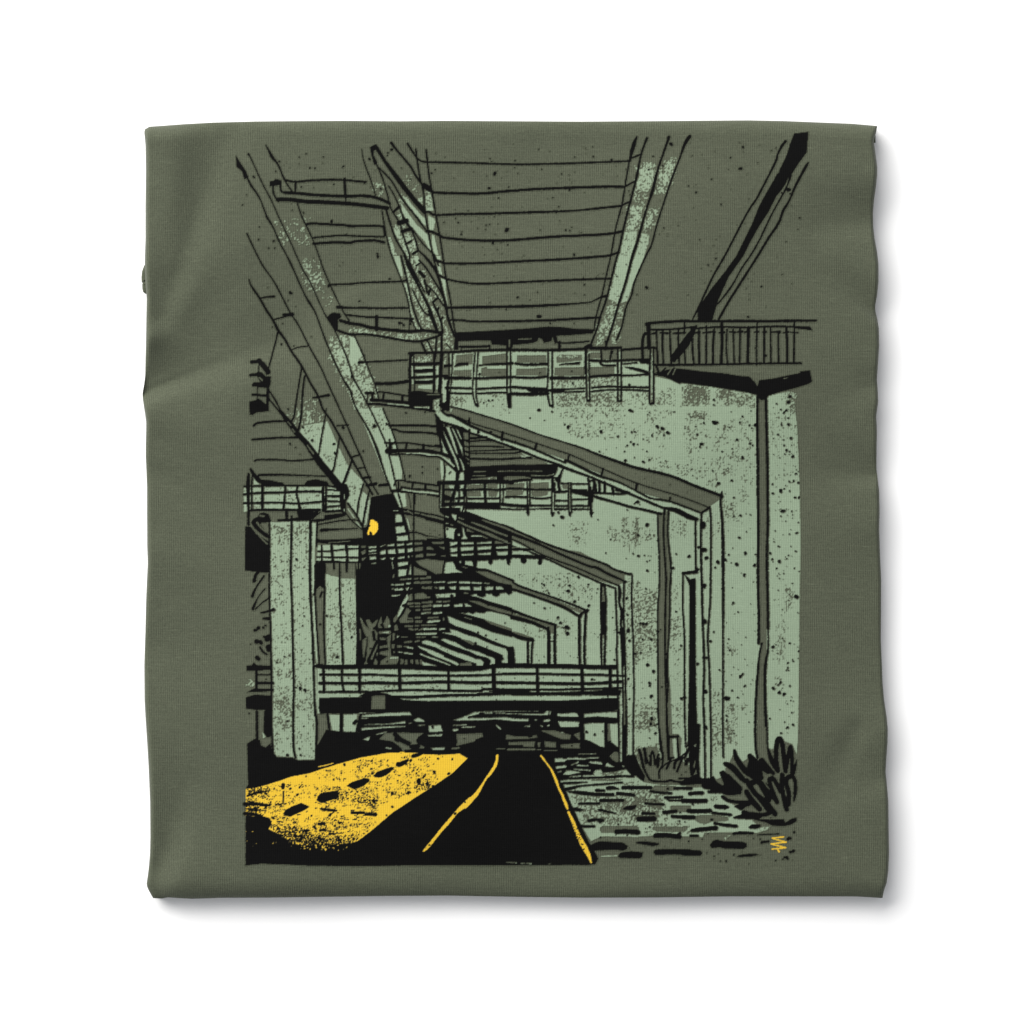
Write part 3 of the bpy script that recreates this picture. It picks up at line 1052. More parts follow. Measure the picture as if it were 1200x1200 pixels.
b 34 @q 820,430 900,450 1000,470 1200,510
b 40 @q 840,470 900,500 1050,520 1200,560
f 10 @q 930,460 1000,505
f 12 @q 1040,490 1090,500
f 12 @q 1130,510 1190,525
F @q 970,800 1000,800 1000,875 980,870
F @q 1040,810 1070,870 1035,870
b 22 @q 760,800 920,778 1050,762
M @q 545,965 620,935 620,945 560,970
M @q 645,940 745,925 745,955 645,965
M @q 780,930 875,918 885,945 785,960
M @q 915,930 990,905 1000,940 920,945
F @q 1030,910 1130,905 1140,935 1030,940
M @q 545,1040 570,1020 625,1010 625,1070 545,1080
M @q 650,1010 755,1000 760,1065 655,1070
M @q 795,1000 885,990 890,1050 800,1060
M @q 925,995 1000,985 1005,1035 930,1050
F @q 1030,985 1145,970 1145,1020 1035,1035
M @q 545,1140 620,1115 620,1140 590,1155
M @q 675,1125 745,1115 720,1155
M @q 795,1115 890,1100 890,1130 800,1140
M @q 940,1095 955,1095 955,1125 942,1125
M @q 985,1100 1005,1095 1000,1115
F @q 1040,1090 1145,1065 1150,1115 1045,1120
M @q 380,960 490,955 490,985 385,990
M @q 385,1020 490,1010 490,1030 385,1045
m 8 @q 385,1070 490,1062
M @q 395,1110 480,1100 490,1145 400,1150
F @q 280,960 340,960 340,980 285,985
F @q 280,1040 340,1010 340,1060 300,1080
F @q 285,1130 350,1120 300,1170
M @q 110,1045 240,1030 240,1080 120,1105
M @q 0,1040 60,1035 70,1090 0,1100
M @q 95,955 240,945 240,980 100,985
M @q 120,1160 240,1145 235,1170 130,1175
M @B 790,228 940,215 930,262 800,290
M @B 800,330 920,322 910,412 800,430
M @B 940,400 975,250 985,400
F @B 1020,290 1200,362 1200,402 1020,410
F @B 1050,210 1200,180 1200,320 1100,270
m 10 @B 425,245 490,238
m 12 @B 715,230 728,310
f 12 @B 215,250 225,320
f 14 @B 262,250 260,310
f 12 @B 728,440 740,400
f 14 @B 830,470 905,465
m 14 @B 925,462 980,458
f 14 @B 1030,460 1080,455
f 16 @B 1115,455 1200,450
m 22 @B 765,545 870,535
m 14 @B 705,540 730,545
m 22 @B 920,525 965,522
f 28 @B 1035,515 1090,510
f 26 @B 1120,515 1200,508
m 28 @B 762,612 855,607
f 14 @B 712,605 732,600
M @B 905,585 955,580 930,625 912,620
f 14 @B 975,600 995,595
f 24 @B 1145,585 1200,590
m 20 @B 715,695 750,698 830,685,10
F @B 1030,670 1150,655 1200,690 1200,735 1040,745
F @B 945,690 995,668 1000,750 940,765
M @B 915,685 935,670 942,740 910,790 860,900 830,960 800,1000 785,970 820,880 860,790
S mf .3 @B 800,800 880,800 840,960 790,960
F @B 780,960 800,1000 745,1080 735,1020
b 30 @B 870,835 920,825 990,900
M @A 1170,500 1200,540 1200,560
f 8 @A 1175,620 1178,720
# ---------- far bays, left (scrub and hatching) ----------
F @C 20,275 60,340 100,400 150,450 105,320 150,310 190,375 265,310 270,330 240,400 200,430 270,500 260,600 250,640 130,850 110,900 140,950 75,945 110,880 130,560 100,540 60,440
F @C 55,600 120,560 110,680 70,860 55,720
F @C 170,860 270,650 260,720 190,880
F @C 210,940 240,860 265,900 265,950
F @C 250,790 275,780 265,830
b 40 @C 210,490 225,590
b 24 @C 215,440 450,445
b 16 @C 125,560 120,700
b 22 @C 255,610 190,760 130,900
b 14 @C 160,720 200,718
F @C 275,380 320,265 330,360 300,380 335,430 280,425
F @C 350,370 405,262 440,330 440,425 370,430
m 24 @C 435,410 437,400
F @C 290,480 450,470 460,500 440,520 380,510 290,510
m 16 @C 350,498 420,490
F @C 300,570 390,570 380,600 310,600
F @C 400,570 460,515 445,640 460,820 560,830 570,870 540,940 310,945 320,890 400,840 430,740 410,680
F @C 300,690 410,665 440,700 300,718
F @C 300,770 430,740 440,830 380,820 300,800
m 14 @C 450,855 560,848
b 20 @C 400,910 410,895
F @C 490,345 500,290 550,250 560,280 520,350
F @C 505,400 540,380 560,460 510,468
F @C 480,510 510,500 510,590 480,612
F @C 470,660 510,660 500,712 475,718
F @C 490,755 520,770 500,790
M @C 545,530 580,548 545,572
f 10 @C 610,555 690,560
F @C 545,675 610,680 610,705 550,710
F @C 570,320 640,230 680,145 740,190 690,245 690,285 770,295 770,350 600,360
M @C 690,0 640,110 640,150 580,250 555,260 550,220 620,60 660,0
b 32 @C 630,115 680,110 750,170
F @C 700,0 760,0 760,40 710,50
f 24 @C 700,90 760,85
f 16 @C 730,125 770,130
b 14 @C 700,250 770,255
b 14 @C 690,310 760,312
f 22 @C 800,85 860,85
f 16 @C 800,130 860,125
f 22 @C 815,180 855,178
f 20 @C 900,75 1030,68
m 16 @C 1100,65 1160,60
f 22 @C 905,128 1020,120
m 26 @C 1060,122 1165,115
f 14 @C 915,175 1010,172
m 22 @C 895,225 1005,215
m 24 @C 1060,222 1165,215
f 22 @C 805,285 860,285
F @C 800,325 900,325 885,357 800,357
f 18 @C 985,288 1120,282
m 26 @C 980,345 1130,330
f 12 @C 890,392 1090,390
f 14 @C 800,400 850,398
f 20 @C 665,405 760,405
f 22 @C 715,440 765,455
f 18 @C 800,450 830,445
F @C 830,468 900,430 960,430 920,455
M @C 910,430 1090,430 1095,455 920,462
m 26 @C 820,515 960,510 1090,505
f 12 @C 820,560 870,560
f 12 @C 890,562 940,558
f 12 @C 1040,560 1110,560
f 20 @C 655,632 740,622
f 18 @C 800,622 850,612
f 16 @C 640,690 700,695
m 22 @C 690,700 760,712
m 22 @C 650,780 690,785 755,795
m 18 @C 565,768 610,775
M @C 890,620 960,598 1080,640 1200,700 1200,745 1080,700 900,650
M @C 830,680 900,700 1050,750 1200,815 1200,852 1000,780 860,715
m 16 @C 870,795 1000,850 1200,918
F @C 870,870 920,910 890,945 870,940
M @C 900,905 1000,930 1110,965 900,957
F @C 595,870 635,870 630,940 592,940
F @C 655,880 690,880 690,945 655,945
F @C 730,880 770,875 770,945 740,920
F @C 800,880 840,880 850,940 810,940
# far bays, right half (D)
f 22 @D 0,32 60,26
m 18 @D 110,30 250,22
m 22 @D 300,32 410,22
m 26 @D 470,28 600,30
m 24 @D 640,32 765,40
m 14 @D 815,40 880,44
F @D 0,90 75,88 75,125 0,120
f 20 @D 125,100 140,110
M @D 170,90 250,85 250,125 175,128
M @D 310,92 410,80 410,132 335,125
M @D 460,88 600,85 615,138 465,130
M @D 650,92 770,90 770,142 660,140
M @D 820,92 940,85 930,135 825,142
M @D 975,90 1050,88 1085,128 980,130
M @D 120,195 410,178 400,230 330,240 140,248
S mf .2 @D 120,190 300,180 300,240 140,240
b 40 @D 350,220 355,260
f 16 @D 0,240 40,240
f 18 @D 0,312 70,300
f 18 @D 140,302 200,296
f 18 @D 240,302 320,294
m 26 @D 95,358 200,350
m 26 @D 245,358 310,352
f 26 @D 0,362 55,355
M @D 380,342 500,325 510,370 385,378
M @D 525,320 570,330 635,370 545,372
f 16 @D 0,412 50,410
f 18 @D 0,462 45,460
m 24 @D 95,465 200,456
f 16 @D 20,530 160,520
m 28 @D 22,580 170,570
f 10 @D 0,630 130,630
m 24 @D 0,688 130,682
m 22 @D 185,688 250,682
m 24 @D 0,754 125,748
f 12 @D 240,560 240,530
m 10 @D 85,798 130,796
M @D 620,205 700,190 710,215 770,238 820,230 830,190 910,188 930,215 980,230 1020,210 1030,178 1110,172 1150,202 1200,180 1200,388 1000,330 860,290 730,240 630,218
f 14 @D 530,178 575,185
F @D 590,285 740,300 870,355 1000,390 1200,448 1200,482 1000,440 800,370
M @D 450,455 500,462 560,465 580,448 650,475 690,445 740,460 800,462 850,435 920,438 1050,470 1200,515 1200,682 1080,640 960,600 800,545 600,490
F @D 800,548 900,580 1060,630 1200,680 1200,715 1060,670 900,615
f 8 @D 530,520 630,550
M @D 290,500 330,510 400,545 500,580 700,640 900,720 1050,760 1200,800 1200,935 1140,930 900,840 720,750 620,710 400,640 310,590
M @D 315,680 400,700 500,740 600,780 700,800 800,850 1000,930 1110,960 1135,1000 1142,1165 1060,1160 1050,1130 1085,1110 1065,1050 1020,1030 900,980 780,930 600,870 400,780 210,740 340,730
F @D 480,820 620,850 700,900 640,910
M @D 200,840 230,815 300,835 400,870 560,960 720,1000 850,1060 920,1080 960,1110 960,1160 950,1190 890,1190 905,1130 860,1090 700,1050 600,1000 400,930 300,890
M @D 0,835 150,905 300,960 420,1010 560,1050 680,1100 760,1110 800,1150 790,1200 700,1200 690,1165 560,1130 400,1070 240,1000 100,930 0,895
S mf .4 @D 150,920 300,960 420,1050 260,1000
M @D 0,980 80,995 200,1060 400,1140 460,1180 430,1200 300,1140 120,1070 0,1010
m 16 @D 0,1070 150,1120 330,1195
F @D 470,1170 620,1150 640,1200 470,1200
d @D 685,890,18 845,940,12 1100,598,10 830,775,14 975,830,8 860,355,12 720,735,14
# ---------- second row catwalk (r, s) ----------
F @r 570,820 790,810 790,870 570,880
F @r 850,805 1000,805 1000,870 850,870
F @r 570,910 760,905 770,980 580,990
F @r 860,905 1010,900 980,990 870,985
F @r 1110,810 1200,800 1200,870 1110,870
F @r 1110,900 1200,895 1200,970 1110,980
F @s 0,800 180,790 170,860 0,865
F @s 265,790 520,780 520,870 265,880
F @s 0,895 170,900 150,960 0,980
F @s 260,905 510,905 500,960 400,990 280,980
F @s 700,830 790,810 790,880 720,880
F @r 620,750 870,720 870,750 640,765
F @r 890,720 970,715 980,750 890,755
F @r 1090,705 1200,700 1200,770 1090,770
F @s 0,700 180,700 270,720 180,750 0,765
b 54 @r 170,790 260,790 500,785 700,775 1000,770 1200,785
b 35.1 @s 0,770 160,750 270,745
B @r 980,700 1090,700 1085,770 990,770
b 35.1 @r 180,800 190,960 195,1160
b 40.5 @r 235,790 232,960 235,1130
m 12 @r 205,870 200,1050 205,1140 340,1125
b 32.4 @r 240,885 400,890
b 29.7 @r 390,885 600,890 800,880 1000,890 1200,870 @s 300,885 600,885
B @r 240,940 330,980 400,1000 400,1020 330,1040 240,1040
b 32.4 @r 430,640 420,760 400,880 330,1080 340,1140
b 18.9 @r 460,640 440,730 430,900
b 24.3 @r 450,790 455,1000 440,1090
b 18.9 @r 400,900 375,1060
b 29.7 @r 540,640 540,830 530,1000
b 20.25 @r 520,900 525,1100 500,1200
b 20.25 @r 558,900 558,1080 545,1200
b 35.1 @r 815,790 820,950 830,1100
b 17.55 @r 1035,790 1030,950 1030,1100
b 17.55 @r 1078,790 1075,950 1068,1100
b 27 @r 560,1010 790,1010 1010,1005
b 32.4 @r 420,1010 520,1000
b 27 @r 1110,990 1200,985 @s 200,990
b 45.9 @r 240,1095 500,1085 800,1090 1020,1090
b 51.3 @r 560,1130 800,1130 1010,1140
b 40.5 @r 1060,1090 1200,1105 @s 200,1120
b 21.6 @r 1020,1155 1200,1160 @s 210,1160
b 18.9 @s 210,750 218,950 220,1100
b 18.9 @s 248,770 250,950 250,1100
b 35.1 @s 220,1100 222,1200
b 40.5 @s 570,720 575,900
b 17.55 @s 560,890 555,1200
b 17.55 @s 600,790 598,1000 590,1150
b 24.3 @s 250,995 400,1010 550,995
b 27 @s 250,1110 550,1110
b 18.9 @s 240,1160 550,1150
b 21.6 @s 800,790 795,1000 800,1200
b 21.6 @s 828,790 830,1000 835,1200
b 24.3 @s 690,800 790,800
b 24.3 @s 830,805 1060,805
b 29.7 @s 610,920 770,910
B @s 830,870 940,880 1060,880 1070,990 960,960 840,930
b 24.3 @s 610,1040 770,1040
b 21.6 @s 840,1025 1070,1020
b 29.7 @s 610,1115 780,1115
b 29.7 @s 845,1115 1070,1115
b 24.3 @s 600,1160 790,1160
b 24.3 @s 845,1160 1100,1160
b 35.1 @s 680,680 650,760 670,900
b 21.6 @s 720,590 690,650 670,760
b 54 @s 630,740 660,760
b 29.7 @s 1070,730 1085,860 1080,1110
b 27 @s 1090,770 1120,760 1150,790 1140,950
b 29.7 @s 1100,850 1110,1200
b 29.7 @s 1130,900 1125,1050
b 35.1 @s 1150,740 1180,900
b 32.4 @s 1080,960 1200,990
b 35.1 @s 1060,930 1200,930
# lower edge of catwalk row two with hanging posts, then frame two's top lines (t)
B @r 180,1140 470,1140 480,1200 @t 430,0 540,0 560,10 650,42 800,92 1000,152 1200,228 1200,440 1140,432 900,390 600,388 240,388 230,190 240,60 180,0
B @t 0,365 240,378 240,490 0,490
B @t 240,375 620,380 900,385 1150,440 1200,440 1200,485 240,485
b 24 @t 0,25 100,40 240,80
b 50 @t 0,90 120,115 240,150
F @t 60,0 180,0 245,50 150,22
f 10 @t 100,68 220,95
b 22 @q 1040,765 1120,785 1200,815 @t 110,355 240,380
B @t 200,0 430,0 420,100 340,40 250,50
M @t 340,30 420,35 410,125 370,85
m 12 @t 270,158 310,166
f 10 @t 340,178 370,186
m 16 @t 265,60 300,70
b 30 @t 540,0 660,40 800,100 950,150 1200,230 @u 0,160
b 22 @u 0,160 130,215 320,300 510,365 850,480 960,540 1105,585
f 10 @t 450,80 520,105
f 20 @t 440,130 560,190 660,230 800,285 900,330 1000,370 1130,418
f 22 @t 630,145,12 760,190 900,245 1000,290 1130,335
f 20 @t 780,110,10 900,155 1050,205 1200,265
f 14 @t 800,280 900,310 1000,360 1130,415
b 40 @u 0,205,34 250,300,26 420,380,24 700,500,24 800,525,28 900,580,26 1070,655,20
b 16 @u 0,255 100,300 240,380 420,455 600,520 850,630 1000,690
b 18 @u 0,320 200,388 350,450 500,520 660,590 830,665
M @t 430,310 460,295 465,335 440,335
M @t 265,210 350,220 415,235 390,270 380,385 340,370 280,360 265,290
d @t 295,240,14
M @t 495,210 520,230 540,320 575,375 490,385 510,330
F @t 565,235 670,285 560,270
M @t 625,325 760,325 780,345 625,345
F @t 770,325 870,375 800,360
F @t 0,130 100,160 225,190 220,345 90,330 0,320
d @t 40,250,4 175,325,12 45,305,6 110,255,5
F @t 20,340 230,375 60,370
F @t 70,425 240,415 240,445 100,450
F @t 0,490 60,490 100,530 0,530
F @t 175,490 250,495 250,530
F @t 0,585 130,590 120,610 0,615
F @t 200,615 260,610 260,630
M @t 325,425 435,420 430,450 330,485
M @t 480,425 660,420 660,450 490,460
M @t 700,430 910,410 910,440 710,450
F @t 960,405 1090,435 960,445
M @t 330,510 430,495 430,555 335,565
M @t 475,490 660,485 655,535 480,550
M @t 705,490 905,475 905,520 715,535
M @t 975,490 1140,475 1140,512 980,515
M @t 330,590 430,585 430,628 340,620
M @t 485,590 660,580 660,605 495,615
M @t 720,580 905,565 900,605 725,605
M @t 980,555 1140,550 1140,605 995,610
F @t 0,660 240,690 220,800 210,865 130,870 0,800
M @t 265,705 370,700 400,760 410,800 510,855 420,850 290,865 240,860
M @t 455,690 485,690 480,730
M @t 540,690 640,685 655,760 540,745
M @t 710,690 870,680 880,730 910,740 930,670 1120,665 1130,720 1160,745 1180,660 1200,655 1200,960 1000,880 850,820 700,790
F @t 465,755 700,830 850,840 1100,930 1200,980 1200,1060 1130,1020 900,950 600,820
b 30 @t 470,740 600,770 750,810 850,820 1000,880 1200,960 @u 0,640
b 20 @u 0,640 60,690 380,800 560,865 710,930
b 34 @u 685,935 705,925
b 24 @t 1180,1030 1200,1080 @u 0,730
b 24 @u 0,730 60,740 380,850 520,910,30 620,970 660,945
b 50 @t 420,740 500,800,46 650,840 800,900,46 950,970,40 1150,1040,40
F @t 690,835 850,850 1020,910 1130,950 1130,1015 1000,985 850,920
B @t 660,690 700,690 705,760 670,780 655,750
B @t 865,670 930,665 920,720 890,740 870,720
B @t 1120,660 1180,655 1170,720 1145,745 1125,720
F @t 0,905 60,905 60,935 0,940
F @t 0,975 70,970 70,1000 0,1005
b 16 @u 835,668 832,900 840,1200
# ---------- posts, frames two to five ----------
B @u 130,0 165,0 150,42
B @u 360,0 400,0 385,45 370,42
B @u 525,0 560,0 545,45 532,35
B @u 725,0 765,0 745,52 735,45
b 24 @u 0,350 200,352
b 34 @u 0,410 120,418 300,425
b 20 @u 180,380 300,425
M @u 10,370 150,368 190,395 0,398
F @u 0,325 100,335 20,335
b 52 @u 105,430 110,455
b 36 @u 268,420 262,480
d @u 472,48,18 435,5,12 388,125,9 525,740,16 540,690,12 345,762,10 625,610,14 718,680,10 585,840,14 720,880,14 518,1082,22 520,1142,18 455,1040,14 430,990,12 300,685,12 305,900,9 480,1085,8 880,385,8 1180,412,10 805,72,7 925,258,7 1135,390,8
b 18 @u 970,715 975,900 985,1200 @E 980,500 990,760 @K 590,300 600,560 605,980
b 18 @u 1000,690 1012,760,34 1005,850,18 1030,940,34 1020,1050,18 1035,1120,38 @E 1030,310,38 1040,540,34 1035,680 @K 640,300 645,560 640,660,30 640,980
b 18 @u 1050,655 1045,900 1055,1200 @F 255,700 260,900 265,1200 @K 665,350,16 668,650,26 665,980
b 18 @u 830,665 970,715
b 16 @u 1105,583 1125,600 1120,800 1135,1200 @F 335,700 342,1200 @K 735,600 735,930
b 20 @u 862,700 840,690 835,850 840,1000
b 18 @u 870,690 880,850 875,1000
b 46 @u 858,860 860,1000 855,1130 @E 860,220 858,300
b 20 @E 840,250 835,450 842,640
b 22 @E 878,280 870,480 868,640
b 26 @u 630,970 632,1200 @E 630,400 635,640
b 24 @u 692,940 680,1200 @E 680,640
b 13 @u 660,950 640,990
b 20 @E 0,118 200,195 410,265
b 18 @D 1200,470 @E 0,125 
b 30 @u 0,985,40 170,1030,34 330,1095,28
b 26 @u 0,925 210,1000,22 410,1060
b 32 @u 338,1090 345,1200 @E 345,620
b 26 @u 405,1060 400,1200 @E 402,620
b 14 @E 355,410 400,412
b 36 @E 0,345 80,378 190,400
b 22 @E 148,395 150,620
b 20 @E 195,390 185,500 182,620
b 34 @E 5,470,20 10,540,30 12,620,34
# horizontals of the rail bridge
b 41.8 @A 748,965,20 800,965 @H 900,175 1200,168 @I 300,92 600,95 900,112 1200,108 @J 350,90,40 600,80 1200,90 @E 800,655 970,655
b 22 @H 800,245 1200,245 @I 200,163 450,175 700,172 1000,175 1200,170 @J 300,170 600,155 1200,165 @E 800,725,22 1060,738
b 28.6 @H 795,325 1200,325 @I 200,240 450,245 700,238 900,233 1200,240 @J 400,238 800,245 1200,250 @E 800,805 900,798 1020,790
b 22 @H 795,408 1200,405 @I 200,328 450,312 700,310 1200,318 @J 300,302 600,305 1000,305 1200,300 @E 800,857 1030,850
b 26.4 @I 360,372 600,375 900,360 1200,355 @J 250,350,30 500,340,30 700,340 1000,345 1200,350
b 28.6 @E 0,905 300,905 500,900 800,890 1010,880
b 13.2 @E 880,870 900,940
B @E 880,860 990,850 1020,890 1010,920 800,920 650,915 800,880
m 7 @I 520,408 760,400 1000,392
b 15.4 @J 350,322 720,318
B @H 790,462 1000,458 1200,456 @I 80,370 150,330 345,340 500,400 700,412 1200,408 @J 600,405 1000,408 1200,400 @E 640,960 880,945 1000,945 1005,1050 900,1070 640,1080 @J 1000,505 500,505 250,512 180,522 @I 1000,560 600,540 100,522 @H 1140,612 800,612 788,560
F @I 206,366 330,360 330,484 200,488
b 24.2 @I 90,110 88,310
b 30.8 @I 465,110 468,310
b 26.4 @I 925,120 925,310
b 37.4 @J 386,95 390,300
b 28.6 @J 796,95 800,350
b 28.6 @E 235,670 242,895
b 33 @E 655,640 662,900
b 30.8 @E 920,670 922,890
b 26.4 @H 832,190 838,410
b 19.8 @H 1005,175 1005,300 1022,400
b 26.4 @H 1168,175 1175,410
b 28.6 @H 205,200 205,380
b 17.6 @H 210,245 340,245
b 28.6 @H 210,325 355,322
B @H 110,410 160,385 200,368 260,378 365,375 365,402 200,410
B @H 105,455 190,432 340,440 350,560 340,578 190,575 105,565
B @H 275,580 355,560 355,800 330,832 300,830 270,790
b 26.4 @H 208,590 210,850
b 19.8 @H 345,160 345,700 360,1000
b 24.2 @H 870,620 890,780
b 33 @H 1000,610 1000,790
d @H 138,607,9 295,290,8
# ---------- road ----------
B @H 115,890 190,845 240,860 245,905 290,925 340,885 350,960 400,1018 540,1022 600,1048 760,1044 780,900 860,760 1000,780 1135,780 1200,790 @I 50,700 90,530 700,520 1200,520 @K 0,500 0,900 240,880 430,930 540,960 640,1020 @R 0,160 0,400 20,440 80,590 150,740 240,930 290,1010 330,1090 300,1142 240,1152 @Q 1000,1150 500,1155 0,1155 @P 500,1155 @O 1200,1162 700,1157 500,1147 250,1138 100,1156 100,780 105,430 125,400
B @K 0,500 600,500 660,560 668,1010 740,1110 560,1135 390,1140 300,1185 40,1195 0,1000
# things under the bridge
M @I 0,532 68,535 48,690 0,695
b 30 @I 40,620 60,600
M @I 110,542 400,520 560,515 582,545 400,550 110,562
m 10 @I 110,575 170,572
M @I 110,632 350,625 520,598 522,620 300,636
M @I 105,662 250,655 400,645 522,645 520,655 300,668 110,688
M @I 595,590 640,565 690,590 702,605 620,606
M @I 735,640 850,635 870,698 740,702
d @I 775,655,12
M @I 730,728 870,722 860,740 740,742
m 8 @I 640,640 700,638
m 9 @I 555,622 575,618
F @I 275,770 330,712 500,708 690,715 640,750 620,780 630,810 700,845 690,855 600,850 500,885 480,850 400,790
b 44 @I 425,725 470,770 550,810
b 40 @I 575,840 640,835
b 24 @I 520,880 640,880
b 34 @I 430,770 450,780
m 10 @I 250,725 340,702
M @I 120,770 190,742 175,785 150,780
m 12 @I 340,850 385,855
M @I 755,852 890,845 885,868 780,870
f 14 @I 960,858 1020,852
F @I 1000,722 1200,722 1170,790 1010,830
m 22 @I 975,684 1005,680
M @J 10,590 130,550 200,515 255,515 250,532 200,545 190,572 320,568 500,562 580,575 715,580 715,602 600,602 400,582 300,592 50,596
b 16 @J 150,565 250,545
m 10 @J 10,640 130,634
m 9 @J 90,658 210,654
M @J 300,520 380,518 380,530 300,530
m 8 @J 410,526 490,526
m 8 @J 500,532 600,532
M @J 610,532 850,530 890,505 925,510 918,545 800,545 620,540
b 10 @J 905,515 905,545
M @J 990,530 1150,522 1182,560 990,556
M @J 990,600 1185,605 1180,655 1010,650
m 22 @J 865,598 905,592
m 12 @J 780,590 790,590
M @J 675,650 730,635 730,655
m 10 @J 830,640 845,650
m 14 @J 895,645 905,640
m 12 @J 415,640 452,675
F @J 40,725 280,712 290,745 140,800 40,830 50,780
F @J 508,728 600,745 700,745 790,730 798,755 700,765 500,772
b 24 @J 720,745 740,740
F @J 525,800 775,790 770,842 670,842 660,822 530,825
F @J 800,800 825,800 822,842 805,842
F @J 865,790 970,800 970,848 870,842
F @J 1015,822 1195,806 1195,856 1020,852
F @J 832,690 960,690 1110,730 1105,772 1020,768
F @J 1140,722 1195,708 1195,775
m 10 @J 1025,705 1040,708
f 16 @J 525,867 770,865
f 8 @J 418,860 490,858
f 8 @J 800,868 830,868
f 8 @J 865,876 980,876
d @J 112,765,8 1120,832,9
M @K 275,532 400,520 585,512 585,570 400,555 275,566
M @K 275,625 330,618 465,615 465,845 430,840 340,790 280,770
M @K 500,625 590,620 597,850 530,795
F @K 500,625 520,625 530,780 500,790
M @K 25,530 210,525 225,556 25,552
M @K 30,600 230,605 225,655 60,655
F @K 180,730 230,705 230,775
d @K 300,702,12 375,727,12 450,695,8 350,210,12 165,215,8
F @K 515,930 560,888 600,895 600,990 545,965
M @K 610,380 630,340 630,980 612,980
S mf .3 @K 605,340 640,340 640,980 605,980
b 16 @K 600,560 605,990
F @K 650,350 660,350 660,640 650,640
m 8 @K 225,910 385,906
# stones at the roadside
M @K 0,950 60,945 120,960 90,980 0,985
m 14 @K 90,960 210,945
m 16 @K 130,950 280,955
m 12 @K 290,950 410,942
m 22 @K 20,1035 100,1025
m 14 @K 340,990 440,1000
m 16 @K 330,985 430,990
m 12 @K 210,1015 310,1018
m 12 @K 160,1010 220,985
M @K 470,1025 490,990 560,1030
m 12 @K 180,1050 330,1062
M @K 80,1100 110,1060 190,1065 250,1080 130,1105
m 16 @K 270,1115 370,1112
m 14 @K 140,1125 240,1115
m 16 @K 60,1165 300,1150
M @K 360,1090 380,1060 430,1050 450,1085 560,1075 670,1050 720,1105 500,1115 390,1130
S mf .85 @K 430,1080 660,1065 660,1120 430,1120
m 10 @K 30,1080 60,1070
M @K 630,1020 650,1015 650,1035
M @R 0,350 150,345 280,342 640,335 700,335 560,380 300,380 100,400 200,370 0,365
F @R 260,345 560,345 520,365 260,362
M @R 10,400 70,395 60,420 30,420
M @R 110,440 300,400 480,385 560,385 420,440 500,450 380,470 100,460
b 18 @R 100,420,24 200,405 380,390 550,375
b 18 @R 0,335 300,330 520,315 660,320
b 14 @R 60,375 220,372
b 30 @R 20,440 100,425
# ---------- yellow light on the road ----------
Y @O 105,435 200,425 290,400 420,360 530,320 700,290 830,245 960,205 1100,165 1200,143 @P 0,170 100,142 350,98 460,95 490,85 520,95 680,100 700,112 880,115 1030,105 1105,150 960,290 800,400 640,500 400,660 200,830 80,920 10,950 @O 1100,940 900,960 700,965 550,955 480,900 350,830 290,800 350,770 330,710 250,690 100,690
y 10 @O 785,228,6 850,215 925,195,6
S yb 0.51 @O 100,440 330,415 330,520 200,520 100,550
S yb 0.22 @O 200,520 400,480 420,560 300,550
S yb 0.86 @O 100,555 250,560 340,590 300,625 100,600
S yb 0.55 @O 100,600 320,620 270,680 100,690
S yb 0.78 @O 100,660 230,680 300,700 100,760
S yb 0.18 @O 320,560 480,540 480,690 340,640
S yb 0.25 @O 350,680 600,690 600,780 400,780
S yb 0.51 @O 300,780 500,760 640,800 640,860 400,840
S yb 0.74 @O 350,840 700,850 900,900 900,965 500,960
S yb 0.78 @O 350,830 480,840 500,920 380,880
S yb 0.25 @O 640,780 960,780 960,880 640,880
S yb 0.60 @O 700,870 1160,870 1140,965 700,965
S yb 0.46 @P 0,860 90,880 60,960 0,960
S yb 0.14 @O 640,690 1200,690 1200,880 700,820
S yb 0.10 @O 340,380 700,400 700,560 400,580
S yb 0.16 @O 720,270 1010,250 1040,370 880,370
S yb 0.23 @O 740,400 1000,400 1060,480 980,580 760,560
S yb 0.18 @O 980,460 1200,440 1200,600 980,580
S yb 0.22 @O 780,600 980,600 980,660 800,660
S yb 0.22 @P 60,400 260,380 270,620 140,640 0,560
S yb 0.07 @P 0,240 300,100 900,120 560,400 260,600
S yb 0.25 @P 330,470 560,400 600,480 430,520
S yb 0.55 @P 610,360 800,350 760,440 680,490 610,440
S yb 0.22 @P 610,270 820,260 800,360 620,360
S yb 0.29 @P 30,165 180,165 160,215 40,220
S yb 0.55 @P 10,640 250,640 250,690 20,680
S yb 0.14 @P 0,700 240,700 200,830 0,900
S yb 0.46 @P 180,540 250,540 250,620 190,620
d @P 203,248,11 210,290,13 570,170,12 828,152,11 648,365,24 790,275,14 925,295,14 960,158,8 205,175,11 690,325,12 725,390,16 550,470,16 400,480,16 400,605,11 225,555,20 450,360,9 345,685,8 625,290,9 @O 895,680,16 748,795,16 720,690,9 1030,210,12 520,435,12 610,425,9 590,490,12 930,350,10 1000,290,8 370,435,9 670,318,7 540,555,8
b 30 @O 455,395 452,425
b 12 @O 458,460 455,560
b 22 @O 815,625 950,640
b 24 @O 1100,660 1190,660 
b 26 @P 25,660 130,658
b 26 @P 150,672 240,676,36
b 26 @O 790,765 840,760
b 22 @O 800,825 850,820
b 22 @O 890,855 930,858
b 24 @O 650,830 690,825
b 26 @O 92,580,36 200,578,30 300,590,24 335,588,10
b 20 @O 92,668,34 180,672,26 260,690,14
b 14 @O 120,500,18 220,470,22 320,455,10
b 12 @O 100,620 200,630 300,640,6
B @O 100,740 200,715 300,700 350,740 330,790 280,830 200,840 100,850
S by .07 @O 280,880 1150,950 1000,1010 500,1000 300,930
S by .02 @O 100,780 420,850 460,960 120,930
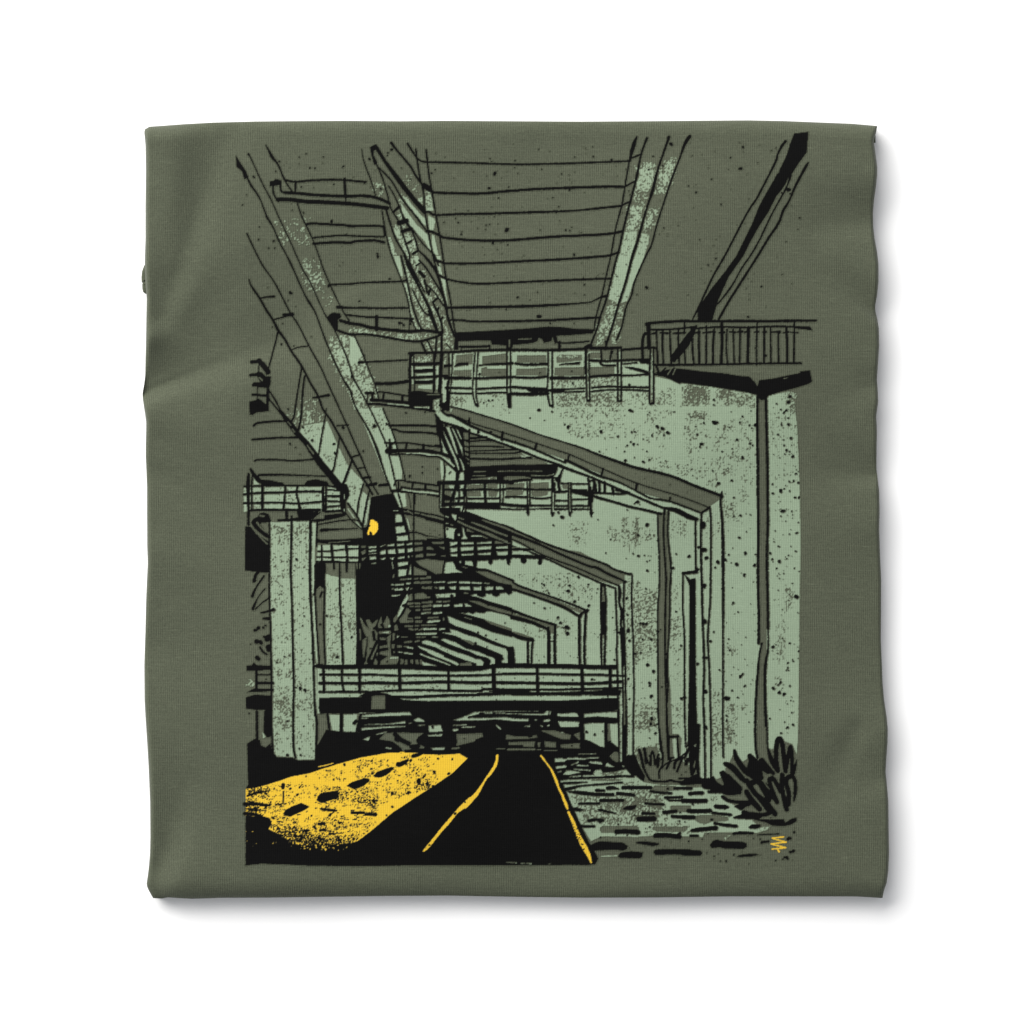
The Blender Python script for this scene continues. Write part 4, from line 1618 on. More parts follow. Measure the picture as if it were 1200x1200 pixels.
S yb .75 @O 330,860 480,850 640,900 900,925 1120,900 1120,960 480,960 360,910
# streaks in the yellow
b 6 @O 854,574 890,575,3
b 6 @O 361,719 378,717,3
b 5 @O 694,869 720,866,3
b 8 @O 955,798 1000,798,3
b 8 @O 462,666 489,672,3
b 5 @O 513,885 533,886,3
b 5 @O 1057,834 1078,840,3
b 5 @O 756,565 788,566,3
b 6 @O 466,577 483,577,3
b 6 @O 1122,683 1151,681,3
b 5 @O 341,707 363,709,3
b 8 @O 995,713 1014,717,3
b 6 @O 673,649 684,645,3
b 8 @O 1147,616 1183,615,3
b 8 @O 441,818 479,821,3
b 5 @O 607,605 617,602,3
b 6 @O 857,865 899,866,3
b 8 @O 949,852 993,853,3
b 8 @O 755,618 771,615,3
b 6 @O 1012,595 1049,595,3
b 5 @O 988,714 1032,716,3
b 5 @O 445,573 472,577,3
b 8 @O 1094,768 1105,770,3
b 6 @O 425,603 463,600,3
b 8 @O 878,686 906,687,3
b 6 @O 585,678 618,677,3
b 6 @O 552,883 595,885,3
b 6 @O 785,572 810,578,3
b 5 @O 395,638 412,641,3
b 5 @O 424,775 439,780,3
b 6 @O 1129,795 1154,796,3
b 6 @O 567,750 583,756,3
b 6 @O 448,868 464,871,3
b 8 @O 860,608 872,606,3
b 5 @O 485,840 526,841,3
b 6 @O 455,633 492,633,3
b 5 @O 1140,655 1154,654,3
b 5 @O 645,879 676,875,3
b 5 @O 634,608 661,608,3
b 6 @O 1110,725 1144,726,3
B @O 455,670 475,636 540,598 625,568 702,603 665,630 605,658 530,693 470,690
B @O 768,542 780,500 828,470 972,450 975,524 880,546 842,566 805,566
B @O 1050,408 1095,374 1200,338 @P 130,332 180,342 186,362 132,408 40,440 @O 1120,440
B @P 218,318 255,276 328,249 390,229 415,240 373,286 302,326 262,330
B @P 428,214 440,185 468,182 540,154 558,168 528,201 482,226 448,230
b 34 @P 595,128 640,115 680,92
# yellow road lines
y 24 @Q 342,122,22 335,180,26 315,230,28 270,300,26 240,335,18 200,400,24 150,480,36 100,535,40 40,600,38 @P 1130,530,34 1050,610,42 1000,655,28 930,740,32 850,830,28 780,920,28 720,990,28 690,1020,14
d @P 985,668,12 1080,560,8
y 22 @Q 752,125,18 800,190,16 850,260,18 890,350,26 920,430,20 955,500,26
y 24 @Q 960,520,24 985,580,28 1000,620,20
y 26 @Q 1010,655,24 1050,740,30 1085,830,34 1130,930,46 1170,1000,46 1200,1060,34 @R 262,1125,16
S yb 0.25 @Q 1010,660 1040,660 1170,1040 1140,1040
S yb 0.22 @P 690,980 760,960 730,1020 680,1040
m 8 @Q 430,1125 520,1128
m 10 @Q 565,1133 660,1137
m 7 @Q 825,1140 840,1135
S mb .5 @Q 420,1115 860,1120 860,1150 420,1145
# ---------- right: small frames, door, walls ----------
b 18 @v 1168,290,12 1160,340,24 1155,400,20 1175,660,26 1178,1200,26 @F 1178,700 1178,1200 @L 375,300 380,700
d @v 1168,335,14
b 18 @v 1055,430 1065,650 1060,1200 @F 1055,400 1035,700 1050,1000 1055,1200 @L 258,200 265,500 265,890
b 20 @v 975,490 970,800 980,1200 @F 985,500 1000,900 995,1200 @L 192,150 205,500 210,900
b 18 @v 918,560 922,1000 @F 925,60
b 30 @F 805,95 930,80
b 24 @F 930,75 945,60
B @F 815,100 850,130 870,150 920,140 922,600 925,1200 858,1200 862,500 862,210
b 16 @F 803,100 800,400 815,700 815,1200 @L 15,80 20,400 30,600
B @L 58,0 125,0 130,200 135,380 165,390 160,600 150,690 130,700 100,860 60,860 60,780 70,720 20,770 10,700 30,640 45,560 50,300
F @L 100,740 125,700 120,800
M @L 40,600 60,600 45,625
M @L 105,600 130,570 125,610
m 10 @L 30,720 60,660
d @v 990,605,30 1003,835,24 1022,912,16 1130,950,16 1000,1170,20 465,602,18 385,893,12 855,900,14 470,1028,9 710,1008,12 935,1015,14 1135,215,14 740,875,8 385,700,12 690,955,10 950,810,12 125,738,8 465,945,7 490,935,7
b 18 @v 345,400,10 380,385,26
b 18 @F 990,885 1035,885
d @F 1000,215,20 1005,548,20 940,942,13 290,635,20 298,728,12 275,330,14 1060,735,12 1092,645,9 400,565,12 425,570,10 460,570,14 425,715,10 505,715,12 470,955,15 525,1015,14 490,1125,13 490,1150,10 355,850,12 405,840,10 455,240,10 465,70,9 595,625,10 578,640,10 1105,40,9 940,60,14 285,487,8 205,650,14 160,905,9 435,570,12 740,455,8 785,772,9 1145,1000,8 735,455,7
b 22 @v 0,345,26 100,370,24 220,405,24 300,430,24 420,455,22 600,500,26
b 20 @v 0,300 200,310 300,300
b 22 @v 15,190 22,300
b 24 @v 65,200 72,300
b 26 @v 140,240 150,310
b 30 @v 180,270 290,300
b 16 @v 565,490 570,700 580,900 580,1200 @F 565,500 570,1200 @K 970,300 975,600 1010,900 1000,960
b 20 @v 630,455 622,700 645,1100 @F 645,150 635,600 640,1100 @K 1045,300 1050,500 1075,950
b 18 @v 668,460 660,700 690,1000 680,1200 @F 680,300 675,600 655,900 660,1100 @K 1065,250 1055,420
b 22 @K 1070,745 1160,742
b 20 @K 1150,745 1165,960
# wall spots
d @w 530,480,12 587,628,15 508,732,18 672,740,15 577,832,14 330,710,18 400,690,14 222,672,18 58,658,15 473,1092,10 905,705,15 837,685,10 1065,437,10 1060,607,9 1067,1035,20 940,232,14 920,42,18 845,65,11 480,283,9 543,272,11 820,628,12 880,770,9 1090,105,12 1055,105,10 205,595,18 200,935,18 303,762,9 428,640,9 187,370,10 478,105,9
b 18 @w 925,235 955,228
d @G 845,465,15 850,855,13 905,890,14 950,910,14 473,52,10 540,745,15 410,945,20 430,950,16 580,832,12 515,940,9 462,875,9 430,390,8 292,325,9 440,495,9 205,230,18 258,412,12 137,628,12 210,885,20 345,680,9 1037,600,9 1005,830,9 410,1110,9 410,1158,9 895,820,8 720,90,6 15,938,16
b 14 @G 540,750 565,715
d @o 302,605,20 280,595,10 325,600,12 175,803,16 160,830,9 293,390,12 293,438,9 510,765,12 562,932,14 462,1145,12 337,1170,14 283,1055,9 135,715,11 198,605,10 1005,360,16 992,410,16 972,487,12 1032,920,15 973,862,12 1015,750,14 992,620,13 925,622,10 895,715,10 680,625,16 1000,1155,11 1085,1165,12 1040,1150,10 655,815,9 630,800,10 560,545,9 535,600,9 372,875,9 920,480,7
d @n 205,805,16 513,848,16 672,893,10 820,965,13 793,942,9 855,965,8 832,848,9 800,853,9 1043,800,16 1092,818,16 1142,858,16 992,885,11 790,648,13 760,978,8 740,1118,14 500,1035,9 912,1130,12 965,1112,10 55,660,10 780,410,12 250,398,10 240,280,8 735,1033,7 1103,880,9 175,780,8 335,900,7
b 20 @n 780,645 810,655
d @m 970,645,15 500,555,10 535,552,8 890,720,8 1095,660,9 455,575,8 415,310,12 1023,740,6 980,295,8 600,290,5
d @K 872,72,16 928,132,14 890,242,13 892,270,10 905,370,16 908,580,17 900,628,16 943,715,13 965,630,10 940,640,8 1005,280,9 1188,390,14 690,205,10 700,395,9
d @L 412,150,20 215,85,20 210,420,20 415,312,10 412,358,9 850,52,14 905,95,14 950,110,16 1035,395,12 815,335,9
X .5 2.0 =905,470 935,470 937,700 936,860 905,860 =0
# ---------- scrub at the foot of the walls ----------
F @N 170,640 270,680 330,690 400,560 470,680 560,640 700,620 770,660 790,790 830,815 640,855 360,855 290,780
B @N 0,600 60,545 150,545 180,640 220,720 260,790 250,865 200,835 150,790 100,790 20,695
d @N 55,630,8
b 34 @N 190,490 215,570 240,690
b 34 @N 250,475 265,560 270,640
b 26 @N 240,690 280,780 340,850 500,858 560,845 640,862 880,870
b 22 @N 265,560 320,670 330,600 310,560
b 24 @N 320,670 330,560 345,505 365,560 375,660
b 22 @N 375,665 410,560 420,540
b 26 @N 410,690 425,590
b 22 @N 440,470 468,540 460,660 425,740 425,820
b 18 @N 410,550 400,680
b 26 @N 510,25 520,300 535,600
b 20 @N 405,0 425,250 440,460 465,540
b 16 @N 460,700 520,640 640,590 770,500
b 26 @N 510,710 560,600
b 24 @N 545,590 590,580
b 30 @N 600,700 620,620 700,580
b 26 @N 635,740 690,600
b 34 @N 740,655 770,560
b 22 @N 730,560 760,500
b 26 @N 540,340 640,330
b 20 @N 635,330 650,590
b 20 @N 540,330 535,600
B @N 765,280 860,280 890,190 905,350 890,600 900,720 860,720 820,800 790,790 780,660 760,560
M @N 830,435 855,415 850,455
M @N 742,575 775,505 765,580
F @N 825,680 850,600 840,700
b 24 @N 660,825 830,815
b 34 @N 870,620 885,820
B @N 860,770 930,820 1030,815 1060,790 1100,860 1200,920 1200,985 1100,950 1000,915 900,890 680,905 650,870
d @N 685,785,9 735,745,9 525,940,15 965,228,24 340,125,18 322,182,18 380,295,12 315,350,8 25,215,26
# cobbles
b 34.2 @R 560,425 640,422 820,425
b 34.2 @R 415,430 460,425 515,435,16
b 27.36 @R 310,450 380,452
b 34.2 @R 50,462,14 150,470 280,485,34 465,490,30
b 31.92 @R 510,478 590,485 660,495
b 25.08 @R 820,458 900,470 1010,475
b 27.36 @R 1045,430 1200,430
b 25.08 @R 955,518 1115,512
b 15.96 @R 990,545 1200,548
b 29.64 @R 350,545 560,543
b 22.8 @R 150,575 335,572
B @R 80,610 130,610 200,632 150,650 90,640
B @R 320,625 350,620 500,660 490,670 420,662 330,645
B @R 555,620 600,595 690,585 680,620 640,636 570,636
b 25.08 @R 770,572 850,578 940,582
b 29.64 @R 745,665 850,668
b 50.16 @R 710,718 850,715
b 29.64 @R 240,735 300,725 370,730
b 25.08 @R 345,745 360,735
b 25.08 @R 170,785 290,788
b 45.6 @R 500,838 600,835 700,842
B @R 240,970 300,940 350,925 500,935 570,940 605,970 600,1000 560,1015 480,1010 280,1015
B @R 510,1070 540,1030 640,1018 750,1030 740,1075 720,1088 530,1085
b 34.2 @R 690,940,18 780,945,34 850,955,34 890,952,18
b 45.6 @R 865,875 960,870 1090,885,44
b 22.8 @R 1070,870 1095,850
b 52.44 @R 875,1030 1000,1025 1200,1030 @S 0,955 155,958
b 34.2 @R 945,655 1055,645,34
b 29.64 @R 1020,692 1100,698 1200,700
b 34.2 @R 1180,640 1200,640
d @R 980,437,12 860,548,10 640,440,9 775,537,8 670,682,9 515,768,9 810,792,8 348,893,9 600,870,7 1095,658,9 1175,930,9 1090,740,9 1140,745,6
b 34.2 @N 780,1000 850,990 930,990
b 25.08 @N 1000,975 1140,968
b 38.76 @N 870,1090 970,1085
b 13.68 @N 520,1070 700,1080 870,1085
b 45.6 @N 1090,1150 1200,1160
b 41.04 @S 0,465 100,470 215,468
b 31.92 @S 70,400 175,395
b 27.36 @S 245,385 400,382
B @S 298,525 320,505 400,505 435,520 430,540 370,548 310,540
b 38.76 @S 55,562 150,565 255,560
b 27.36 @S 280,580 360,590 450,598
b 36.48 @S 0,620 105,622
b 29.64 @S 300,678 380,692 500,705,32
b 41.04 @S 85,745,26 150,738 240,730 310,722,46
b 25.08 @S 75,795 140,795
B @S 615,715 650,688 730,688 735,710 700,730 630,730
b 27.36 @S 480,775 560,768 655,772
b 13.68 @S 705,787 800,782 900,778
b 25.08 @S 740,858 800,848
B @S 255,880 280,845 320,830 380,845 560,850 600,865 605,895 570,920 400,918 350,905 270,912
B @S 498,995 530,975 620,962 690,962 715,975 650,990 560,998
b 27.36 @S 985,825 1010,820
d @S 1045,765,14 995,815,12 727,828,8 480,975,9 407,1035,11 352,1033,6 872,1028,7 275,645,14 1035,940,18 980,1005,18 960,1000,14 940,1015,10 1010,950,14 620,1060,5 185,828,7 55,850,7 238,775,7 228,957,6 293,988,8 95,500,10
# grass clump at right
F @L 385,740 440,745 485,640 560,740 640,690 700,720 790,620 870,620 905,520 985,560 1030,575 1080,700 1090,1000 900,1000 560,1000 440,870
B @L 630,690 680,740 760,730 850,850 780,860 740,840 720,930 640,900 600,800
b 56 @L 485,635,26 510,720,50 590,830 660,890,30
b 62.72 @L 400,760,40 470,800,60 560,900,50 610,940,30
B @L 345,850 370,825 440,860 560,980 550,1005 400,1000 380,940
b 49.28 @L 630,690 700,790,90 740,850
b 67.2 @L 740,740 850,850,36
b 49.28 @L 800,620,22 835,730 890,820
b 44.8 @L 890,825 875,700 885,560 910,525 935,580 950,700 965,830
b 38.08 @L 965,830 990,680 1012,600 1025,700 1025,860
b 29.12 @L 1068,725,10 1050,800,30 1030,870,40
b 35.84 @L 1030,870 1055,930 1055,1030 1042,1110,14
b 44.8 @S 990,500 995,400 970,300 985,250 1010,240
b 44.8 @S 935,225 930,330 950,450 975,550
b 42.56 @S 885,480 850,400 815,290 830,250 870,290 920,380
b 38.08 @S 885,480 800,380 740,300
b 49.28 @S 600,280 680,400 780,480 865,590
b 49.28 @S 680,230 740,330 810,460
b 51.52 @S 600,385 640,450 720,545
b 33.6 @S 660,380 740,480 800,560
B @L 640,900 700,820 770,800 760,900 700,960
B @S 590,280 660,270 690,310 640,340
b 67.2 @S 210,320 330,350 430,370,90 540,390,30
B @S 340,200 380,180 450,240 560,340 560,370 500,410 400,400 420,330
b 33.6 @S 375,430,34 430,465 520,480 620,480
B @S 480,520 540,490 640,490 700,530 720,550 600,520 550,560
b 40.32 @S 570,575 650,590 750,600 830,575
B @S 470,620 560,590 640,590 760,610 720,640 950,640 960,670 1030,630 1070,625 1070,660 1020,690 950,708 840,700 770,670 650,640 480,635
F @S 590,545 640,505 680,540 690,570 620,570
F @S 750,190 830,240 760,250
b 13.44 @S 780,300 850,390
# the mark in yellow
y 11 @S 948,806 840,817
y 12 @S 842,818 968,856
y 11 @S 970,856 829,871
y 12 @S 830,872 966,908
y 11 @S 966,908 838,921
y 13 @S 886,914 905,945
# stray flecks
X .13 .9 =285,170 930,165 930,360 760,370 700,380 530,400 520,300 500,170
X .12 .9 =300,180 440,180 460,380 400,400
X .3 1.1 =700,480 885,470 885,700 850,600 700,540
X .3 1.2 =845,600 885,600 885,880 845,860
X .3 1.1 =600,690 735,680 735,780 600,780
X .3 1.1 =530,660 720,680 720,700 600,690
X .3 1.1 =705,560 770,570 770,880 745,860 740,680
X .3 1.1 =905,470 935,470 937,860 905,860
X .3 1.2 =316,630 362,630 368,880 322,880
X .3 .9 =376,790 730,785 730,820 376,820
X .3 1.0 =690,940 935,960 935,1010 700,1005
d @a 300,458,13 745,553,10 1050,530,8 1028,875,14 1030,890,10 485,1060,12 765,795,10 825,375,10 873,378,8 1140,360,11 790,243,8 725,275,8 950,270,8 540,315,9 230,627,7 195,722,7 505,405,8 345,1045,9 495,1127,9 440,1127,8 350,930,8 660,770,7
b 12 @a 1125,370 1145,358
d @b 185,292,14 392,203,14 355,235,10 350,258,8 290,570,12 765,425,10 800,393,8 880,885,8 1015,885,9 1045,1000,10 990,848,8 805,235,6 485,375,7 568,478,8
b 8 @b 1043,1000 1050,970
d @c 157,430,20 270,958,22 108,565,14 115,287,9 350,308,9 140,1080,12 195,657,8 345,370,7 288,553,8 785,430,8 858,583,9 703,652,8 757,738,9 823,957,10 862,962,7 878,932,7 903,1190,14 1083,270,9 570,202,7 907,270,7 598,387,7 738,790,13 110,905,7 78,912,7 278,1097,8 155,830,7 375,427,6 585,957,6
d @f 640,345,16 655,350,10 560,830,12 675,845,9 430,293,6 622,415,6 835,757,6 690,475,5 570,635,6 475,665,6
d @k 1018,612,16 520,762,12 572,795,8 500,440,12 640,605,10 725,730,12 928,765,13 940,850,14 610,860,6
"""

# ------------------------------------------------------------------ scene
import bpy, math
C = bpy.context
S = C.scene
PX = 0.00045            # metres per unit of the measured outline
CAM = 2.0               # camera height above the table
HT = 0.0138             # height of the folded shirt

def world(px, py, z):
    """Place a measured outline point at height z."""
    k = PX * (CAM - z) / CAM
    return (px - 600.0) * k, -(py - 600.0) * k

# outline of the folded shirt, measured
XL = np.array([(140,170),(150,170),(155,169),(170,170.5),(200,171),(240,170.5),(280,170.5),(300,169.8),(315,169.6),(330,170.3),(350,172),(370,171.5),(400,171),(420,170.5),(440,170.2),(450,169),(456,167.9),(461,167.1),(466,167.2),(475,168.4),(485,170),(495,171.3),(505,171.2),(520,170.8),(535,170.8),(550,171.5),(570,172.3),(600,172.3),(640,172.5),(660,173.2),(690,171.8),(705,171.2),(740,170.4),(780,169.1),(820,169.4),(840,170.5),(870,172.5),(900,174.3),(940,175.9),(980,176.2),(1000,175.8),(1015,174.6),(1028,173),(1037,171.6),(1043,174),(1050,178),(1055,181)])
XR = np.array([(140,1028),(148,1028),(153,1027),(161,1024.8),(167,1024),(180,1026),(195,1028),(205,1028),(220,1026.4),(235,1024.2),(250,1023),(265,1023.2),(280,1025),(295,1027.8),(310,1029.5),(330,1029.5),(345,1028),(358,1025.6),(364,1025.6),(375,1028.4),(385,1029.9),(405,1030.3),(425,1029),(445,1027.6),(456,1028.5),(470,1029.2),(488,1026.8),(505,1027.7),(530,1027.2),(550,1027),(560,1028.4),(575,1030.3),(600,1030.8),(620,1030.3),(650,1031.3),(680,1032.6),(720,1032.4),(750,1032.2),(780,1033.5),(800,1034.2),(820,1036),(840,1039),(855,1040.4),(870,1040.1),(890,1038.6),(905,1037.8),(920,1039.4),(940,1041),(980,1041.5),(1000,1041.9),(1020,1041),(1035,1039),(1044,1035.8),(1053,1034)])
YT = np.array([(165,153),(170,151.5),(175,148.4),(190,147.4),(215,145.5),(250,143.6),(300,142.3),(330,142),(400,141.5),(470,142),(520,141.5),(600,142),(680,142.5),(760,142),(810,141.5),(880,141),(920,141.8),(960,143.4),(1000,145),(1020,146.7),(1030,147.6)])
YB = np.array([(165,1052),(172,1052.6),(180,1053),(188,1051.6),(200,1052.5),(215,1053.3),(250,1052.2),(300,1052),(450,1050),(520,1049.6),(600,1051),(680,1052),(760,1051.8),(850,1050.5),(930,1050.5),(1000,1050.6),(1015,1051.5),(1028,1052.4),(1036,1051)])
def ip(t, x): return np.interp(x, t[:, 0], t[:, 1])

# (x0, y0, x1, y1, width at start, width at end, height in mm at start, at end)
FOLDS = [
 (158,463,350,385, 10,30,-2.6,-.7, 3.2),
 (165,486,300,520, 18,40, .9, .2, 1),
 (176,395,235,330, 16,34, .8, .2, 1),
 (188,372,262,160, 16,26,-1.3,-.8, 1.3),
 (205,380,300,320, 22,40,-.5,-.4, 1),
 (285,455,285,300, 34,40, .8, .6, 1),
 (200,150,206,300, 26,20, .7, .6, 1),
 (1034,374,962,300, 6,24,-1.7,-.4, 2.2),
 (1034,325,950,280, 20,36, .9, .2, 1),
 (1030,257,925,262, 18,34,-1.3,-.5, 1.6),
 (1030,205,930,212, 22,44, .7, .2, 1),
 (1036,557,950,545, 9,30,-1.6,-.4, 2.0),
 (1036,610,950,620, 26,44, .7, .3, 1),
 (1034,447,955,470, 10,34,-.8,-.2, 1.5),
 (1044,908,965,925, 11,34,-.75,-.35, 1.6),
 (1046,855,960,840, 20,44, .8, .2, 1),
 (1005,855,962,935, 14,24,-.6,-.4, 1),
 (174,1062,214,925, 15,26,-1.8,-.6, 1.4),
 (166,1000,172,860, 18,26, .7, .2, 1),
 (182,1040,260,1000, 16,40, .8, .2, 1),
 (1040,1050,975,1000, 14,40, .8, .2, 1),
 (175,556,262,602, 16,40,-.6,-.3, 1),
 (172,650,290,690, 26,50, .7, .2, 1),
 (172,760,280,790, 26,50,-.7,-.2, 1),
 (172,152,240,190, 16,40, .7, .2, 1),
 (420,1012,800,1016, 26,26,-.25,-.25, 1),
 (300,400,430,360, 36,60,-.6,-.3, 1),
 (640,165,900,175, 26,40,-.3,-.3, 1),
]
_g = np.random.default_rng(4)
WAVES = [(_g.uniform(.006, .03), _g.uniform(0, 6.28), _g.uniform(0, 6.28)) for _ in range(9)]

def side(d, R):
    u = np.clip(d / R, 0, 1)
    return np.sqrt(np.clip(1 - (1 - u) ** 2, 0, 1))

side_wave = .007
ZEDGE = 0.0090
def front_z(x, y):
    """Height of the front of the shirt, in metres."""
    x = np.asarray(x, float); y = np.asarray(y, float)
    z = np.zeros(np.broadcast(x, y).shape)
    for x0, y0, x1, y1, w0, w1, a0, a1, k in FOLDS:
        dx, dy = x1 - x0, y1 - y0
        L = math.hypot(dx, dy)
        t = ((x - x0) * dx + (y - y0) * dy) / L ** 2
        tc = np.clip(t, 0, 1)
        d = np.hypot(x - x0 - tc * dx, y - y0 - tc * dy)
        w = w0 + (w1 - w0) * tc
        sd = (dx * (y - y0) - dy * (x - x0)) / L * (1 if dx >= 0 else -1)
        q = np.clip(-sd / w, 0, 1)
        w = w * (1 + (k - 1) * q * q * (3 - 2 * q))      # the upper flank of a crease falls off more gently
        z += 2.6 * (a0 + (a1 - a0) * tc) * np.exp(-(d / w) ** 2)
    for f, a, p in WAVES:
        z += side_wave / f * np.sin(f * (x * math.cos(a) + y * math.sin(a)) + p)
    e = side(x - ip(XL, y), 5) * side(ip(XR, y) - x, 4) * side(y - ip(YT, x), 17) * side(ip(YB, x) - y, 24)
    top = HT + z * 0.001
    return ZEDGE + (top - ZEDGE) * e

def mesh_obj(name, verts, faces, mat, parent=None, smooth=True):
    me = bpy.data.meshes.new(name)
    verts = np.asarray(verts, np.float32); faces = np.asarray(faces, np.int32)
    me.vertices.add(len(verts)); me.vertices.foreach_set('co', verts.ravel())
    nf, k = faces.shape
    me.loops.add(nf * k); me.loops.foreach_set('vertex_index', faces.ravel())
    me.polygons.add(nf)
    me.polygons.foreach_set('loop_start', np.arange(0, nf * k, k, dtype=np.int32))
    me.polygons.foreach_set('loop_total', np.full(nf, k, np.int32))
    me.update(calc_edges=True); me.validate()
    if smooth: me.polygons.foreach_set('use_smooth', np.ones(len(me.polygons), bool))
    me.materials.append(mat)
    o = bpy.data.objects.new(name, me)
    C.collection.objects.link(o)
    if parent: o.parent = parent
    return o

def grid_faces(nr, nc, wrap=False):
    r = np.arange(nr - 1)[:, None]; c = np.arange(nc if wrap else nc - 1)[None, :]
    c2 = (c + 1) % nc
    return np.stack([r * nc + c, r * nc + c2, (r + 1) * nc + c2, (r + 1) * nc + c], -1).reshape(-1, 4)[:, ::-1]

# ------------------------------------------------------------------ materials
class NT:
    def __init__(self, mat):
        mat.use_nodes = True
        self.t = mat.node_tree; self.n = self.t.nodes; self.n.clear()
    def new(self, kind, **kw):
        nd = self.n.new(kind)
        for k, v in kw.items(): setattr(nd, k, v)
        return nd
    def link(self, a, b): self.t.links.new(a, b)
    def math(self, op, a, b=None, clamp=False):
        nd = self.new('ShaderNodeMath', operation=op); nd.use_clamp = clamp
        for i, v in enumerate((a, b)):
            if v is None: continue
            if isinstance(v, (int, float)): nd.inputs[i].default_value = v
            else: self.link(v, nd.inputs[i])
        return nd.outputs[0]
    def mix(self, f, a, b, blend='MIX'):
        nd = self.new('ShaderNodeMix', data_type='RGBA', blend_type=blend)
        for s, v in ((0, f), (6, a), (7, b)):
            if isinstance(v, (int, float)): nd.inputs[s].default_value = v
            elif isinstance(v, tuple): nd.inputs[s].default_value = v
            else: self.link(v, nd.inputs[s])
        return nd.outputs[2]
    def noise(self, vec, scale, detail=2, rough=.5):
        nd = self.new('ShaderNodeTexNoise'); nd.inputs['Scale'].default_value = scale
        nd.inputs['Detail'].default_value = detail; nd.inputs['Roughness'].default_value = rough
        self.link(vec, nd.inputs['Vector']); return nd.outputs['Fac']
    def mapped(self, vec, sx, sy, sz=1.0):
        nd = self.new('ShaderNodeMapping'); nd.inputs['Scale'].default_value = (sx, sy, sz)
        self.link(vec, nd.inputs['Vector']); return nd.outputs['Vector']

FAB = (0.0610, 0.0682, 0.0455, 1)
MINT = (0.192, 0.247, 0.172, 1)
INK = (0.0036, 0.0036, 0.0036, 1)
YEL = (0.560, 0.362, 0.030, 1)

def knit(nt):
    """Jersey knit: fine vertical wales, uneven yarn, short horizontal slubs. Returns a value near 1 and a height."""
    co = nt.new('ShaderNodeTexCoord').outputs['Object']
    sep = nt.new('ShaderNodeSeparateXYZ'); nt.link(co, sep.inputs[0])
    wob = nt.noise(nt.mapped(co, 1, .25), 260, 2)
    ph = nt.math('ADD', nt.math('MULTIPLY', sep.outputs[0], 2 * math.pi / 0.00096), nt.math('MULTIPLY', wob, 7.0))
    rib = nt.math('SINE', ph)
    course = nt.math('SINE', nt.math('ADD', nt.math('MULTIPLY', sep.outputs[1], 2 * math.pi / 0.0009), nt.math('MULTIPLY', wob, 9.0)))
    patch = nt.noise(co, 75, 3)                                   # where the ribbing shows more
    amp = nt.math('ADD', nt.math('MULTIPLY', nt.math('SUBTRACT', patch, .36, clamp=True), .80), .05)
    slub = nt.noise(nt.mapped(co, .05, 1), 2100, 2, .6)           # horizontal yarn streaks
    bright = nt.math('SUBTRACT', nt.noise(nt.mapped(co, .07, 1), 1500, 1), .61, clamp=True)
    yarn = nt.noise(nt.mapped(co, 1, .42), 1900, 1)                # stitch columns, broken up
    grain = nt.noise(co, 2600, 1)
    v = nt.math('ADD', nt.math('MULTIPLY', rib, amp), 1.0)
    v = nt.math('ADD', v, nt.math('MULTIPLY', nt.math('SUBTRACT', slub, .5), .48))
    v = nt.math('ADD', v, nt.math('MULTIPLY', bright, 1.3))
    v = nt.math('ADD', v, nt.math('MULTIPLY', nt.math('SUBTRACT', yarn, .5), .60))
    v = nt.math('ADD', v, nt.math('MULTIPLY', nt.math('SUBTRACT', grain, .5), .45))
    h = nt.math('ADD', nt.math('ADD', rib, nt.math('MULTIPLY', course, .35)), nt.math('MULTIPLY', grain, 1.2))
    return v, h

def finish(nt, colour, height, rough=.92, sheen=.1, spec=.1):
    b = nt.new('ShaderNodeBump'); b.inputs['Strength'].default_value = .35; b.inputs['Distance'].default_value = .00008
    nt.link(height, b.inputs['Height'])
    p = nt.new('ShaderNodeBsdfPrincipled')
    nt.link(colour, p.inputs['Base Color']); nt.link(b.outputs[0], p.inputs['Normal'])
    p.inputs['Roughness'].default_value = rough
    p.inputs['Specular IOR Level'].default_value = spec
    p.inputs['Sheen Weight'].default_value = sheen; p.inputs['Sheen Roughness'].default_value = .5
    o = nt.new('ShaderNodeOutputMaterial'); nt.link(p.outputs[0], o.inputs[0])

def scale_col(nt, col, v, amount):
    k = nt.math('ADD', nt.math('MULTIPLY', nt.math('SUBTRACT', v, 1.0), amount), 1.0)
    m = nt.new('ShaderNodeVectorMath', operation='SCALE')
    m.inputs[0].default_value = col[:3]; nt.link(k, m.inputs['Scale'])
    return m.outputs[0]

def fabric_material():
    m = bpy.data.materials.new('olive_jersey'); nt = NT(m)
    v, h = knit(nt)
    finish(nt, scale_col(nt, FAB, v, 1.0), h)
    return m

def print_material():
    m = bpy.data.materials.new('screen_print_on_jersey'); nt = NT(m)
    v, h = knit(nt)
    at = nt.new('ShaderNodeAttribute', attribute_name='ink'); sp = nt.new('ShaderNodeSeparateColor')
    nt.link(at.outputs['Color'], sp.inputs[0])
    c = scale_col(nt, FAB, v, 1.0)
    c = nt.mix(sp.outputs[0], c, scale_col(nt, MINT, v, .42))
    c = nt.mix(sp.outputs[2], c, scale_col(nt, YEL, v, .25))
    c = nt.mix(sp.outputs[1], c, scale_col(nt, INK, v, .8))
    finish(nt, c, h, .9, .0, .04)
    return m

fabric = fabric_material()
ink = print_material()
white = bpy.data.materials.new('white_board'); nt = NT(white)
pb = nt.new('ShaderNodeBsdfPrincipled'); pb.inputs['Roughness'].default_value = .75
co = nt.new('ShaderNodeTexCoord').outputs['Object']
nt.link(nt.mix(nt.noise(co, 30, 3), (.83, .83, .83, 1), (.86, .86, .86, 1)), pb.inputs['Base Color'])
pb.inputs['Specular IOR Level'].default_value = .2
o = nt.new('ShaderNodeOutputMaterial'); nt.link(pb.outputs[0], o.inputs[0])

